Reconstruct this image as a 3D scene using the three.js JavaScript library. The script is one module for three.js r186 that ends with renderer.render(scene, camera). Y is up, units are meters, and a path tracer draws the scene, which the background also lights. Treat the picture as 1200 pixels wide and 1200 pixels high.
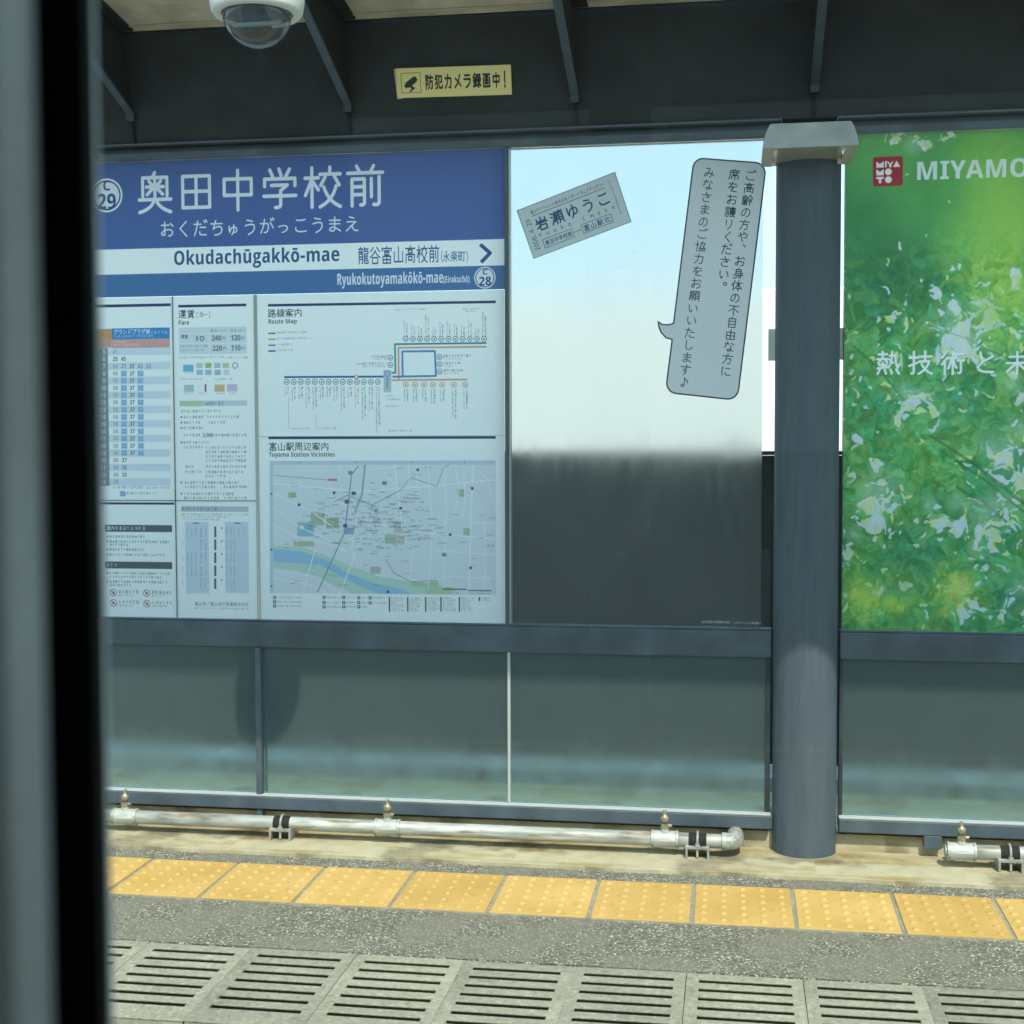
import * as THREE from 'three';
import { RoundedBoxGeometry } from 'three/addons/geometries/RoundedBoxGeometry.js';
import { mergeGeometries } from 'three/addons/utils/BufferGeometryUtils.js';

// ---------------------------------------------------------------- camera, sky, sun, exposure
const scene = new THREE.Scene();
const CAM = new THREE.Vector3(0.7297, 1.4201, 4.4166), FOCAL = 1625.9;
const camera = new THREE.PerspectiveCamera(2 * Math.atan(600 / FOCAL) * 180 / Math.PI, 1, 0.03, 3000);
camera.position.copy(CAM);
camera.rotation.set(-0.0496, 0.159, -0.0032, 'YXZ');
camera.focus = 4.75;
camera.userData.fStop = 9;
camera.updateMatrixWorld(true);
scene.add(camera);

const SUN = new THREE.Vector3(0.345, 1.38, 1).normalize();
{
  // hazy summer sky: pale at the horizon, blue overhead, brighter round the sun
  const W = 512, H = 256, data = new Float32Array(W * H * 4), d = new THREE.Vector3();
  for (let j = 0; j < H; j++) for (let i = 0; i < W; i++) {
    const up = ((j + 0.5) / H - 0.5) * Math.PI, round = ((i + 0.5) / W - 0.5) * 2 * Math.PI;
    d.set(Math.cos(round) * Math.cos(up), Math.sin(up), Math.sin(round) * Math.cos(up));
    const k = Math.pow(Math.max(0, d.y), 0.5), g = Math.exp(-Math.acos(Math.min(1, Math.max(-1, d.dot(SUN)))) / 0.42), o = (j * W + i) * 4;
    data[o] = 0.58 + (0.2 - 0.58) * k + 1.0 * g; data[o + 1] = 0.76 + (0.4 - 0.76) * k + 1.02 * g; data[o + 2] = 0.8 + (0.62 - 0.8) * k + 0.96 * g; data[o + 3] = 1;
  }
  const t = new THREE.DataTexture(data, W, H, THREE.RGBAFormat, THREE.FloatType);
  t.mapping = THREE.EquirectangularReflectionMapping; t.magFilter = THREE.LinearFilter; t.minFilter = THREE.LinearFilter; t.needsUpdate = true;
  scene.background = t; scene.environment = t;
}

const sun = new THREE.DirectionalLight(new THREE.Color().setRGB(1, 0.92, 0.78), 2.0);
sun.name = 'sun';
sun.position.copy(SUN).multiplyScalar(40);
sun.castShadow = true;
sun.shadow.mapSize.set(4096, 4096);
Object.assign(sun.shadow.camera, { left: -14, right: 14, top: 14, bottom: -14, near: 1, far: 90 });
scene.add(sun, sun.target);

const renderer = new THREE.WebGLRenderer({ antialias: true });
renderer.toneMapping = THREE.LinearToneMapping;
renderer.toneMappingExposure = 2.25;
renderer.shadowMap.enabled = true;
renderer.setSize(1024, 1024);

// ---------------------------------------------------------------- helpers
let seed = 7;
const rnd = (a = 0, b = 1) => { seed = (seed * 1664525 + 1013904223) >>> 0; return a + (b - a) * seed / 4294967296; };
const lin = (r, g, b) => new THREE.Color().setRGB(r, g, b);
const taken = {};
function numbered(n) { const k = taken[n] = (taken[n] ?? -1) + 1; return k ? n + '_' + String(k).padStart(3, '0') : n; }
function tag(o, label, category, group) { o.userData.label = label; o.userData.category = category; if (group) o.userData.group = group; return o; }
function shade(o) { o.traverse((m) => { if (m.isMesh) { m.castShadow = true; m.receiveShadow = true; } }); return o; }
function thing(name, label, category, pos = [0, 0, 0], group) {
  const o = new THREE.Group(); o.name = numbered(name); o.position.set(...pos); scene.add(o);
  return tag(o, label, category, group);
}
function part(name, geo, mat, parent, x = 0, y = 0, z = 0) {
  const m = new THREE.Mesh(geo, mat); m.name = name; m.position.set(x, y, z); m.castShadow = m.receiveShadow = true;
  parent.add(m); return m;
}
function struct(name, geo, mat, x = 0, y = 0, z = 0) { const m = part(numbered(name), geo, mat, scene, x, y, z); m.userData.kind = 'structure'; return m; }
const box = (w, h, d) => new THREE.BoxGeometry(w, h, d);
const rbox = (w, h, d, r = 0.003) => new RoundedBoxGeometry(w, h, d, 2, Math.min(r, w / 2.1, h / 2.1, d / 2.1));
// a box given by its limits
function lim(name, x0, x1, y0, y1, z0, z1, mat, parent, r = 0) {
  const g = r ? rbox(x1 - x0, y1 - y0, z1 - z0, r) : box(x1 - x0, y1 - y0, z1 - z0);
  return part(name, metric(g, x0, y0, z0), mat, parent, (x0 + x1) / 2 - parent.position.x, (y0 + y1) / 2 - parent.position.y, (z0 + z1) / 2 - parent.position.z);
}
// uv in metres from world-like positions (box mapping on the geometry's own axes)
function metric(g, ox = 0, oy = 0, oz = 0) {
  g = g.index ? g.toNonIndexed() : g; if (!g.attributes.normal) g.computeVertexNormals();
  const p = g.attributes.position, n = g.attributes.normal, uv = new Float32Array(p.count * 2);
  for (let i = 0; i < p.count; i++) {
    const x = p.getX(i) + ox, y = p.getY(i) + oy, z = p.getZ(i) + oz, ax = Math.abs(n.getX(i)), ay = Math.abs(n.getY(i)), az = Math.abs(n.getZ(i));
    if (ay >= ax && ay >= az) { uv[2 * i] = x; uv[2 * i + 1] = z; } else if (az >= ax) { uv[2 * i] = x; uv[2 * i + 1] = y; } else { uv[2 * i] = z; uv[2 * i + 1] = y; }
  }
  g.setAttribute('uv', new THREE.BufferAttribute(uv, 2));
  return g;
}
// photo pixel (of 1200) -> point on the plane z
const M3 = new THREE.Matrix3().setFromMatrix4(camera.matrixWorld);
function onZ(px, py, z) {
  const d = new THREE.Vector3((px - 600) / FOCAL, (600 - py) / FOCAL, -1).applyMatrix3(M3);
  return CAM.clone().addScaledVector(d, (z - CAM.z) / d.z);
}

// ---------------------------------------------------------------- noise textures
const hash = (x, y, s) => { let h = Math.imul(x, 374761393) ^ Math.imul(y, 668265263) ^ Math.imul(s, 2147483647); h = Math.imul(h ^ (h >>> 13), 1274126177); return ((h ^ (h >>> 16)) >>> 0) / 4294967296; };
function vnoise(x, y, per, s) {          // value noise that repeats after per cells
  const x0 = Math.floor(x), y0 = Math.floor(y), fx = x - x0, fy = y - y0, u = fx * fx * (3 - 2 * fx), v = fy * fy * (3 - 2 * fy), m = (k) => ((k % per) + per) % per;
  const a = hash(m(x0), m(y0), s), b = hash(m(x0 + 1), m(y0), s), c = hash(m(x0), m(y0 + 1), s), d = hash(m(x0 + 1), m(y0 + 1), s);
  return a + (b - a) * u + (c - a) * v + (a - b - c + d) * u * v;
}
function fbm(u, v, per, s, oct = 4) { let t = 0, w = 0.5, sum = 0; for (let i = 0; i < oct; i++) { t += w * vnoise(u * per, v * per, per, s + i); sum += w; per *= 2; w *= 0.5; } return t / sum; }
function texture(n, f, srgb, rx = 1, ry = 1) {
  const data = new Uint8Array(n * n * 4);
  for (let y = 0; y < n; y++) for (let x = 0; x < n; x++) {
    const c = f(x / n, y / n, x, y), i = (y * n + x) * 4;
    for (let k = 0; k < 3; k++) data[i + k] = Math.max(0, Math.min(255, (Array.isArray(c) ? c[k] : c) * 255));
    data[i + 3] = 255;
  }
  const t = new THREE.DataTexture(data, n, n, THREE.RGBAFormat);
  t.wrapS = t.wrapT = THREE.RepeatWrapping; t.magFilter = THREE.LinearFilter; t.minFilter = THREE.LinearMipmapLinearFilter; t.generateMipmaps = true;
  if (srgb) t.colorSpace = THREE.SRGBColorSpace;
  t.repeat.set(rx, ry); t.needsUpdate = true;
  return t;
}
// exposed-aggregate concrete, one metre a repeat: chips of several greys in a mortar
const CH = 150;                           // chips per metre
function chips(u, v) {
  const x = u * CH, y = v * CH, xi = Math.floor(x), yi = Math.floor(y);
  let best = 9, id = 0;
  for (let j = -1; j <= 1; j++) for (let i = -1; i <= 1; i++) {
    const cx = (xi + i + CH) % CH, cy = (yi + j + CH) % CH, px = xi + i + hash(cx, cy, 1), py = yi + j + hash(cx, cy, 2), r = 0.35 + 0.75 * hash(cx, cy, 3);
    const d = Math.hypot(x - px, y - py) / r;
    if (d < best) { best = d; id = hash(cx, cy, 4); }
  }
  return [best, id];
}
const aggregateMap = texture(1024, (u, v) => {
  const [d, id] = chips(u, v), big = fbm(u, v, 6, 40, 4), fine = hash(Math.floor(u * 1024), Math.floor(v * 1024), 9);
  const worn = Math.max(0.42, Math.min(1, 0.3 + (big - 0.42) * 5));            // patches where the mortar covers the chips
  let g = d < 0.62 ? (id > 0.9 ? 0.86 : id > 0.62 ? 0.68 : id > 0.3 ? 0.53 : 0.4) : 0.47;
  g = g * worn + 0.55 * (1 - worn) + (fine - 0.5) * 0.14 + (big - 0.5) * 0.08;
  return [g * 1.0, g * 0.975, g * 0.88];
}, true);
const aggregateBump = texture(1024, (u, v) => { const [d] = chips(u, v), big = fbm(u, v, 6, 40, 4), worn = Math.max(0.42, Math.min(1, 0.3 + (big - 0.42) * 5)); return 0.5 + (d < 0.62 ? 0.4 * (1 - d) : -0.15) * worn; });
const concreteMap = texture(1024, (u, v) => {
  const b = fbm(u, v, 5, 11, 5), f = hash(Math.floor(u * 1024), Math.floor(v * 1024), 5), q = fbm(u, v, 90, 13, 2);
  const g = 0.6 + (b - 0.5) * 0.16 + (f - 0.5) * 0.12 + (q > 0.7 ? 0.06 : q < 0.3 ? -0.06 : 0);
  return [g, g * 0.98, g * 0.88];
}, true);
const grainBump = texture(512, (u, v) => 0.5 + (fbm(u, v, 60, 21, 3) - 0.5) * 0.7 + (hash(Math.floor(u * 512), Math.floor(v * 512), 3) - 0.5) * 0.25);
const sillMap = texture(1024, (u, v) => {          // water stained render: pale, with rust-brown and grey patches and streaks along the wall
  const b = fbm(u, v, 7, 31, 5), s = fbm(u * 0.5, v * 2, 8, 33, 4), f = hash(Math.floor(u * 1024), Math.floor(v * 1024), 6), k = fbm(u, v, 24, 35, 3);
  const st = Math.max(0, Math.min(1, (s - 0.45) * 3.5)), dk = Math.max(0, Math.min(1, (0.42 - b) * 5)), w = 1 + (f - 0.5) * 0.08 + (k - 0.5) * 0.16;
  return [(0.83 - 0.1 * st - 0.25 * dk) * w, (0.79 - 0.14 * st - 0.25 * dk) * w, (0.67 - 0.2 * st - 0.22 * dk) * w];
}, true);
const yellowMap = texture(512, (u, v) => {
  const b = fbm(u, v, 6, 51, 4), s = fbm(u, v, 40, 53, 2), f = hash(Math.floor(u * 512), Math.floor(v * 512), 8), w = 1 + (b - 0.5) * 0.16 + (f - 0.5) * 0.06 - (s > 0.78 ? 0.06 : 0);
  return [0.895 * w, 0.735 * w, 0.44 * w + (b - 0.5) * 0.1];
}, true);
const paintRough = texture(512, (u, v) => 0.45 + (fbm(u, v, 10, 61, 4) - 0.5) * 0.35);
const paintMap = texture(512, (u, v) => { const g = 0.86 + (fbm(u, v, 12, 63, 5) - 0.5) * 0.3 + (hash(Math.floor(u * 512), Math.floor(v * 512), 15) - 0.5) * 0.05; return [g, g, g]; }, true);
const brushedMap = texture(512, (u, v) => { const g = 0.88 + (fbm(u, v * 0.125, 64, 65, 3) - 0.5) * 0.06 + (fbm(u, v, 16, 67, 5) - 0.5) * 0.14 + (hash(Math.floor(u * 512), Math.floor(v * 512), 17) > 0.998 ? 0.12 : 0); return [g, g, g]; }, true);
const zincMap = texture(512, (u, v) => { const a = fbm(u, v, 22, 71, 3), b = fbm(u, v, 5, 73, 4), g = 0.8 + (a - 0.5) * 0.3 + (b - 0.5) * 0.3, st = Math.max(0, fbm(u, v, 14, 75, 4) - 0.62) * 2.2; return [g * (1 - st * 0.35), g * (1 - st * 0.6), g * (0.985 - st * 0.85)]; }, true);
const smearRough = texture(512, (u, v) => 0.55 + (fbm(u, v, 5, 81, 4) - 0.5) * 0.5 + (fbm(u, v * 0.25, 40, 83, 2) - 0.5) * 0.2);
const asphaltMap = texture(512, (u, v) => { const g = 0.5 + (hash(Math.floor(u * 512), Math.floor(v * 512), 25) - 0.5) * 0.35 + (fbm(u, v, 6, 91, 3) - 0.5) * 0.2; return [g, g, g]; }, true);

// ---------------------------------------------------------------- materials
const S = (o) => new THREE.MeshStandardMaterial(o), P = (o) => new THREE.MeshPhysicalMaterial(o);
const M = {
  aggregate: S({ map: aggregateMap, color: lin(0.84, 0.84, 0.84), bumpMap: aggregateBump, bumpScale: 0.004, roughness: 0.9 }),
  concrete: S({ map: concreteMap, color: lin(0.95, 0.95, 0.95), bumpMap: grainBump, bumpScale: 0.0015, roughness: 0.92 }),
  sill: S({ map: sillMap, color: lin(0.72, 0.72, 0.72), bumpMap: grainBump, bumpScale: 0.003, roughness: 0.85 }),
  yellow: S({ map: yellowMap, color: lin(0.8, 0.8, 0.8), bumpMap: grainBump, bumpScale: 0.0006, roughness: 0.75 }),
  yellow2: S({ map: yellowMap, color: lin(0.76, 0.75, 0.73), bumpMap: grainBump, bumpScale: 0.0006, roughness: 0.75 }),
  yellow3: S({ map: yellowMap, color: lin(0.735, 0.72, 0.68), bumpMap: grainBump, bumpScale: 0.0008, roughness: 0.78 }),
  steel: S({ map: paintMap, color: lin(0.1, 0.138, 0.175), roughnessMap: paintRough, roughness: 1, bumpMap: grainBump, bumpScale: 0.0003 }),
  column: S({ map: brushedMap, color: lin(0.092, 0.127, 0.163), roughness: 0.62, bumpMap: grainBump, bumpScale: 0.0003 }),
  steelDark: S({ map: paintMap, color: lin(0.042, 0.06, 0.076), roughnessMap: paintRough, roughness: 1 }),
  fascia: S({ map: paintMap, color: lin(0.035, 0.04, 0.042), roughness: 0.7 }),
  soffit: S({ map: paintMap, color: lin(0.82, 0.75, 0.6), roughness: 0.85 }),
  seal: S({ color: lin(0.42, 0.45, 0.45), roughness: 0.6 }),
  clip: S({ color: lin(0.62, 0.62, 0.56), roughness: 0.4, metalness: 0.3 }),
  black: S({ color: lin(0.006, 0.006, 0.007), roughness: 0.75 }),
  rubber: S({ color: lin(0.012, 0.012, 0.012), roughness: 0.8 }),
  windowSeal: P({ color: lin(0.004, 0.004, 0.004), roughness: 0.95, specularIntensity: 0.15 }),
  zinc: S({ map: zincMap, color: lin(0.66, 0.68, 0.68), metalness: 0.25, roughness: 0.5, bumpMap: grainBump, bumpScale: 0.0005 }),
  brass: S({ map: zincMap, color: lin(0.6, 0.52, 0.38), metalness: 0.6, roughness: 0.42 }),
  frost: P({ color: lin(0.69, 0.73, 0.74), transmission: 0.95, thickness: 0.01, ior: 1.45, roughnessMap: smearRough, roughness: 0.36 }),
  frostLow: P({ color: lin(0.68, 0.88, 0.89), transmission: 0.95, thickness: 0.01, ior: 1.45, roughnessMap: smearRough, roughness: 0.28 }),
  clear: P({ color: lin(0.93, 0.97, 0.96), transmission: 1, thickness: 0, ior: 1.5, roughness: 0.02 }),
  lampGlass: P({ color: lin(0.62, 0.57, 0.46), transmission: 0.5, thickness: 0, roughness: 0.25 }),
  domeGlass: P({ color: lin(0.62, 0.68, 0.72), transmission: 0.9, thickness: 0, roughness: 0.03 }),
  white: S({ color: lin(0.8, 0.8, 0.78), roughness: 0.45 }),
  fixture: S({ map: paintMap, color: lin(0.62, 0.63, 0.63), roughness: 0.5 }),
  fixtureEnd: S({ color: lin(0.45, 0.43, 0.38), roughness: 0.6 }),
  tramGrey: S({ map: paintMap, color: lin(0.62, 0.63, 0.6), roughness: 0.55, bumpMap: grainBump, bumpScale: 0.0004 }),
  tramBody: S({ color: lin(0.62, 0.64, 0.64), roughness: 0.35 }),
  tramFloor: S({ color: lin(0.16, 0.16, 0.17), roughness: 0.8 }),
  tramPane: P({ color: lin(0.91, 0.965, 0.92), transmission: 1, thickness: 0, ior: 1.5, roughness: 0.01 }),
  tintedPane: P({ color: lin(0.13, 0.145, 0.14), transmission: 1, thickness: 0, ior: 1.5, roughness: 0.01 }),
  kerb: S({ map: zincMap, color: lin(0.82, 0.84, 0.84), roughness: 0.8 }),
  asphalt: S({ map: asphaltMap, color: lin(0.28, 0.29, 0.3), roughness: 0.95 }),
  building: S({ color: lin(0.85, 0.85, 0.82), roughness: 0.9 }),
  buildingBand: S({ color: lin(0.32, 0.33, 0.32), roughness: 0.8 }),
  fence: S({ map: paintMap, color: lin(0.035, 0.045, 0.05), roughness: 0.7 }),
  hedge: S({ color: lin(0.04, 0.07, 0.03), roughness: 0.9 }),
};

// ---------------------------------------------------------------- the setting
const WZ = -0.40;                         // plane of boards and glass
struct('ground', metric(new THREE.PlaneGeometry(600, 600).rotateX(-Math.PI / 2)), M.asphalt, 0, -0.36, 0);
{
  const g = new THREE.Group(); g.name = 'platform'; g.userData.kind = 'structure'; scene.add(g);
  const slab = (x0, x1, y0, y1, z0, z1, m, n) => part(n, metric(box(x1 - x0, y1 - y0, z1 - z0), (x0 + x1) / 2, 0, (z0 + z1) / 2), m, g, (x0 + x1) / 2, (y0 + y1) / 2, (z0 + z1) / 2);
  slab(-7, 9, -0.4, 0, -0.96, 0.722, M.aggregate, 'paving_slab');
  slab(-7, 9, -0.4, -0.17, 0.722, 1.17, M.concrete, 'drain_channel');
  slab(-7, 9, -0.4, -0.052, 1.17, 1.228, M.concrete, 'edge_beam');
  // rendered strip at the foot of the screen, its edge a little wavy
  const sh = new THREE.Shape(); sh.moveTo(-7, 0.41);
  for (let i = 0; i <= 320; i++) sh.lineTo(-7 + i * 0.05, 0.118 + (fbm(i * 0.011, 0.3, 16, 5, 3) - 0.5) * 0.02);
  sh.lineTo(9, 0.41);
  const sg = new THREE.ExtrudeGeometry(sh, { depth: 0.012, bevelEnabled: true, bevelSize: 0.003, bevelThickness: 0.003, bevelSegments: 2 }).rotateX(-Math.PI / 2);
  part('rendered_strip', metric(sg, 0, 0, 0), M.sill, g, 0, 0, 0);
  slab(-7, 9, 0, 0.075, -0.95, -0.41, M.sill, 'upstand');
  slab(-5, 7, -0.02, 0.0052, 0.004, 0.362, M.concrete, 'mortar_bed');
  // yellow tactile tiles with blistered tops, each a piece of the paving
  const W = 0.292, D = 0.356, tops = [];
  const dome = new THREE.CylinderGeometry(0.007, 0.0125, 0.006, 14, 1).translate(0, 0.003, 0);
  const variants = [0, 1, 2].map((k) => {
    const list = [rbox(W, 0.012, D, 0.002)];
    for (let i = 0; i < 5; i++) for (let j = 0; j < 6; j++) list.push(dome.clone().rotateY(i + j + k).translate(-0.118 + i * 0.059, 0.006, -0.147 + j * 0.0588).toNonIndexed());
    list.push(box(W - 0.012, 0.003, 0.006).translate(0, 0.0062, -D / 2 + 0.016).toNonIndexed());
    return metric(mergeGeometries(list), k * 0.37, 0, k * 0.21);
  });
  for (let k = -14; k < 20; k++) {
    const t = part('tactile_tile', variants[((k % 3) + 3) % 3], [M.yellow, M.yellow2, M.yellow3, M.yellow2, M.yellow][((k * 3) % 5 + 5) % 5], g, k * 0.305 + 0.1525, 0.0035 + rnd(-0.0012, 0.0012), 0.183);
    t.rotation.y = rnd(-0.006, 0.006); t.rotation.z = rnd(-0.002, 0.002);
  }
}
struct('track_bed', metric(box(80, 0.06, 3.0)), M.concrete, 0, -0.328, 2.73);
// slotted drain covers along the platform edge
{
  const w = 0.301, d = 0.494;
  const outline = (far) => {              // slots widen below the top skin, as cast grates do
    const sh = new THREE.Shape(); sh.moveTo(0, 0); sh.lineTo(w, 0); sh.lineTo(w, d); sh.lineTo(0, d); sh.closePath();
    for (let i = 0; i < 7; i++) { const h = new THREE.Path(), y = d - 0.049 - i * 0.0588, x0 = 0.03, x1 = 0.273, t = 0.0138; h.moveTo(x0, y - t); h.lineTo(x0, y + t + far); h.lineTo(x1, y + t + far); h.lineTo(x1, y - t); h.closePath(); sh.holes.push(h); }
    return sh;
  };
  const skin = new THREE.ExtrudeGeometry(outline(0), { depth: 0.0015, bevelEnabled: true, bevelSize: 0.0018, bevelThickness: 0.0018, bevelSegments: 2 }).translate(0, 0, 0.0435);
  const body = new THREE.ExtrudeGeometry(outline(0.02), { depth: 0.0414, bevelEnabled: false });
  const geos = [0, 1, 2, 3].map((k) => metric(mergeGeometries([skin, body]).rotateX(-Math.PI / 2), k * 0.41, 0, k * 0.17));
  const mats = [M.concrete, S({ map: concreteMap, color: lin(0.88, 0.88, 0.89), bumpMap: grainBump, bumpScale: 0.002, roughness: 0.92 }), S({ map: concreteMap, color: lin(1, 1, 0.98), bumpMap: grainBump, bumpScale: 0.002, roughness: 0.92 })];
  for (let k = -12; k < 14; k++) {
    const c = part(numbered('drain_cover'), geos[(k + 20) % 4], mats[(k + 21) % 3], scene, k * 0.305 + 0.002, -0.049 + rnd(-0.001, 0.001), 1.222 + rnd(-0.002, 0.002));
    c.rotation.y = rnd(-0.003, 0.003);
    tag(c, 'grey concrete drain cover with seven long slots at the platform edge', 'drain cover', 'slotted drain covers along the platform edge');
  }
}
// behind the screen: service strip, kerb, low dark fence, pale building
struct('rear_kerb', metric(box(60, 0.36, 0.26)), M.kerb, 0, -0.18, -1.63);
{
  const t = thing('low_fence', 'low dark panel fence behind the glass screen', 'fence', [0, -0.36, -2.0]);
  for (let k = -6; k < 7; k++) lim('fence_panel', k * 1.95 + 0.3, k * 1.95 + 2.25, -0.33, 1.36, -2.01, -1.99, M.fence, t);
  for (let k = -6; k < 8; k++) lim('post', k * 1.95 + 0.27, k * 1.95 + 0.33, -0.36, 1.37, -2.04, -1.96, M.fence, t);
  lim('top_rail', -11.5, 14, 1.362, 1.38, -2.03, -1.97, M.fence, t);
}
{
  const t = thing('pale_building', 'pale rendered building across the road behind the platform screen', 'building', [0, -0.36, -9]);
  lim('wall', -16, 20, -0.36, 2.75, -14, -8, M.building, t);
  lim('roof', -15.9, 19.9, 2.752, 2.8, -13.9, -8.3, M.building, t);
}

// ---------------------------------------------------------------- canopy
{
  const t = thing('platform_canopy', 'dark steel platform canopy with beige soffit and slanting ribs', 'canopy', [0, 0, 0]);
  const k = 0.1 / 0.33, tilt = Math.atan(k), len = 0.352 / Math.cos(tilt), RX = [-3.815, -3.01, -2.212, -1.409, -0.607, 0.188, 0.986, 1.79, 2.59, 3.39, 4.19];
  for (let i = 0; i + 1 < RX.length; i++) {
    const w = RX[i + 1] - RX[i] - 0.005, g = metric(box(w, len, 0.012), i * 0.3);
    const p = part('fascia_panel', g, M.fascia, t, (RX[i] + RX[i + 1]) / 2, 2.502 + 0.352 / 2, -0.372 + 0.352 * k / 2 - 0.006);
    p.rotation.x = tilt;
  }
  lim('fascia_backing', -4.6, 5, 2.5, 2.95, -0.6, -0.44, M.black, t);
  // soffit boards rising a little towards the open edge
  const rise = 0.118, zs = -0.262, ze = 1.385, sl = (ze - zs) / Math.cos(Math.atan(rise));
  for (let i = 0; i + 1 < RX.length; i++) {
    const p = part('soffit_panel', metric(box(RX[i + 1] - RX[i] - 0.006, 0.02, sl), i), M.soffit, t, (RX[i] + RX[i + 1]) / 2, 2.868 + rise * (ze - zs) / 2 + 0.01, (zs + ze) / 2);
    p.rotation.x = -Math.atan(rise);
    part('soffit_trim', box(RX[i + 1] - RX[i] - 0.1, 0.004, 0.01), M.soffit, t, (RX[i] + RX[i + 1]) / 2, 2.8705 , zs + 0.05);
  }
  lim('wall_trim', -4.6, 5, 2.852, 2.869, -0.3, -0.268, M.steelDark, t);
  lim('front_gutter', -4.6, 5, 3.075, 3.26, 1.386, 1.4, M.steelDark, t);
  lim('roof_deck', -4.6, 5, 3.14, 3.2, -0.9, 1.385, M.steelDark, t);
  // ribs: a tapering plate with a flange along its lower edge
  const sh = new THREE.Shape(); sh.moveTo(-0.345, 2.6); sh.lineTo(0.62, 2.957); sh.lineTo(0.62, 2.972); sh.lineTo(-0.262, 2.868); sh.closePath();
  const plate = new THREE.ExtrudeGeometry(sh, { depth: 0.012, bevelEnabled: false }).rotateY(-Math.PI / 2);
  const fl = new THREE.Shape(); fl.moveTo(-0.345, 2.592); fl.lineTo(0.62, 2.949); fl.lineTo(0.62, 2.957); fl.lineTo(-0.345, 2.6); fl.closePath();
  const flange = new THREE.ExtrudeGeometry(fl, { depth: 0.026, bevelEnabled: true, bevelSize: 0.001, bevelThickness: 0.001, bevelSegments: 1 }).rotateY(-Math.PI / 2);
  const foot = rbox(0.03, 0.03, 0.02, 0.002), strip = box(0.008, 0.1, 0.006), beam = rbox(0.06, 0.05, 0.9, 0.003);
  for (const x of RX) {
    const r = part('rib', plate, M.fascia, t, x + 0.006, 0, 0.0);
    part('flange', flange, M.steel, r, 0.007, 0, 0);
    part('foot', foot, M.steelDark, r, -0.006, 2.588, -0.335);
    part('purlin', beam, M.fascia, r, 0.02, 2.94, 0.2).rotation.x = -Math.atan(rise);
    part('joint_strip', strip, M.black, r, -0.006, 2.548, -0.3515).rotation.x = tilt;
  }
}

// ---------------------------------------------------------------- glazed screen frame
{
  const t = thing('glazed_screen', 'dark steel frame with frosted glass panes standing behind the platform', 'screen', [0, 0, WZ]);
  const XL = -3.0, PL = 0.862, PR = 1.083, XR = 3.4;
  // head of the frame: lip, shadow groove, lower member
  for (const [a, b] of [[XL, PL + 0.02], [PR - 0.02, XR]]) {
    lim('head_rail', a, b, 2.446, 2.474, -0.45, -0.385, M.steel, t, 0.003);
    lim('head_groove', a, b, 2.474, 2.494, -0.45, -0.405, M.steelDark, t);
    lim('head_lip', a, b, 2.494, 2.503, -0.44, -0.362, M.steel, t, 0.002);
  }
  for (const [a, b] of [[XL, PL - 0.004], [PR + 0.004, XR]]) {
    lim('middle_rail', a, b, 0.681, 0.774, -0.455, -0.392, M.steel, t, 0.004);
    lim('rail_bead', a, b, 0.7745, 0.781, -0.44, -0.3955, M.steel, t, 0.002);
    lim('base_rail', a, b, 0.0905, 0.1365, -0.455, -0.371, M.steel, t, 0.004);
    lim('base_bead', a, b, 0.1368, 0.143, -0.43, -0.374, M.seal, t, 0.002);
  }
  lim('base_foot', 1.368, 1.426, 0.046, 0.0902, -0.45, -0.3705, M.steel, t, 0.002);
  // uprights
  lim('mullion', -0.988, -0.966, 0.02, 0.6805, -0.45, -0.379, M.steel, t, 0.003);
  lim('mullion', -1.93, -1.908, 0.02, 0.6805, -0.45, -0.379, M.steel, t, 0.003);
  lim('glazing_seal', -0.0605, -0.0505, 0.144, 0.6805, -0.42, -0.394, M.seal, t, 0.002);
  lim('mullion', -0.066, -0.053, 0.782, 2.445, -0.45, -0.394, M.steel, t, 0.002);
  lim('edge_bead', -0.0525, -0.048, 0.782, 2.445, -0.44, -0.3985, M.seal, t, 0.001);
  lim('end_bar', 0.838, 0.8555, 0.144, 0.6805, -0.44, -0.4, M.steelDark, t, 0.002);
  lim('end_bar', 1.087, 1.1, 0.144, 0.6805, -0.44, -0.4, M.steelDark, t, 0.002);
  lim('clip', 0.842, 0.87, 1.7, 1.805, -0.45, -0.41, M.clip, t, 0.002);
  lim('clip', 1.072, 1.098, 1.7, 1.805, -0.45, -0.41, M.clip, t, 0.002);
  // glass
  const pane = (n, x0, x1, y0, y1, m, z = -0.405) => { const p = part(n, metric(box(x1 - x0, y1 - y0, 0.01), x0, y0), m, t, (x0 + x1) / 2, (y0 + y1) / 2, z - 0.005 - WZ); return p; };
  pane('frosted_pane', -1.9, -0.989, 0.1432, 0.6803, M.frostLow);
  pane('frosted_pane', -0.9655, -0.0608, 0.1432, 0.6803, M.frostLow);
  pane('frosted_pane', -0.0502, 0.8375, 0.1432, 0.6803, M.frostLow);
  pane('frosted_pane', 1.1005, 3.3, 0.1432, 0.6803, M.frostLow);
  pane('frosted_pane', -0.0475, 0.822, 0.782, 2.4455, M.frost).userData.label = 'tall frosted pane carrying two printed stickers';
  part('clear_margin', new THREE.PlaneGeometry(0.03, 1.66), M.clear, t, 0.8375, 1.613, -0.006);
}
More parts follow.
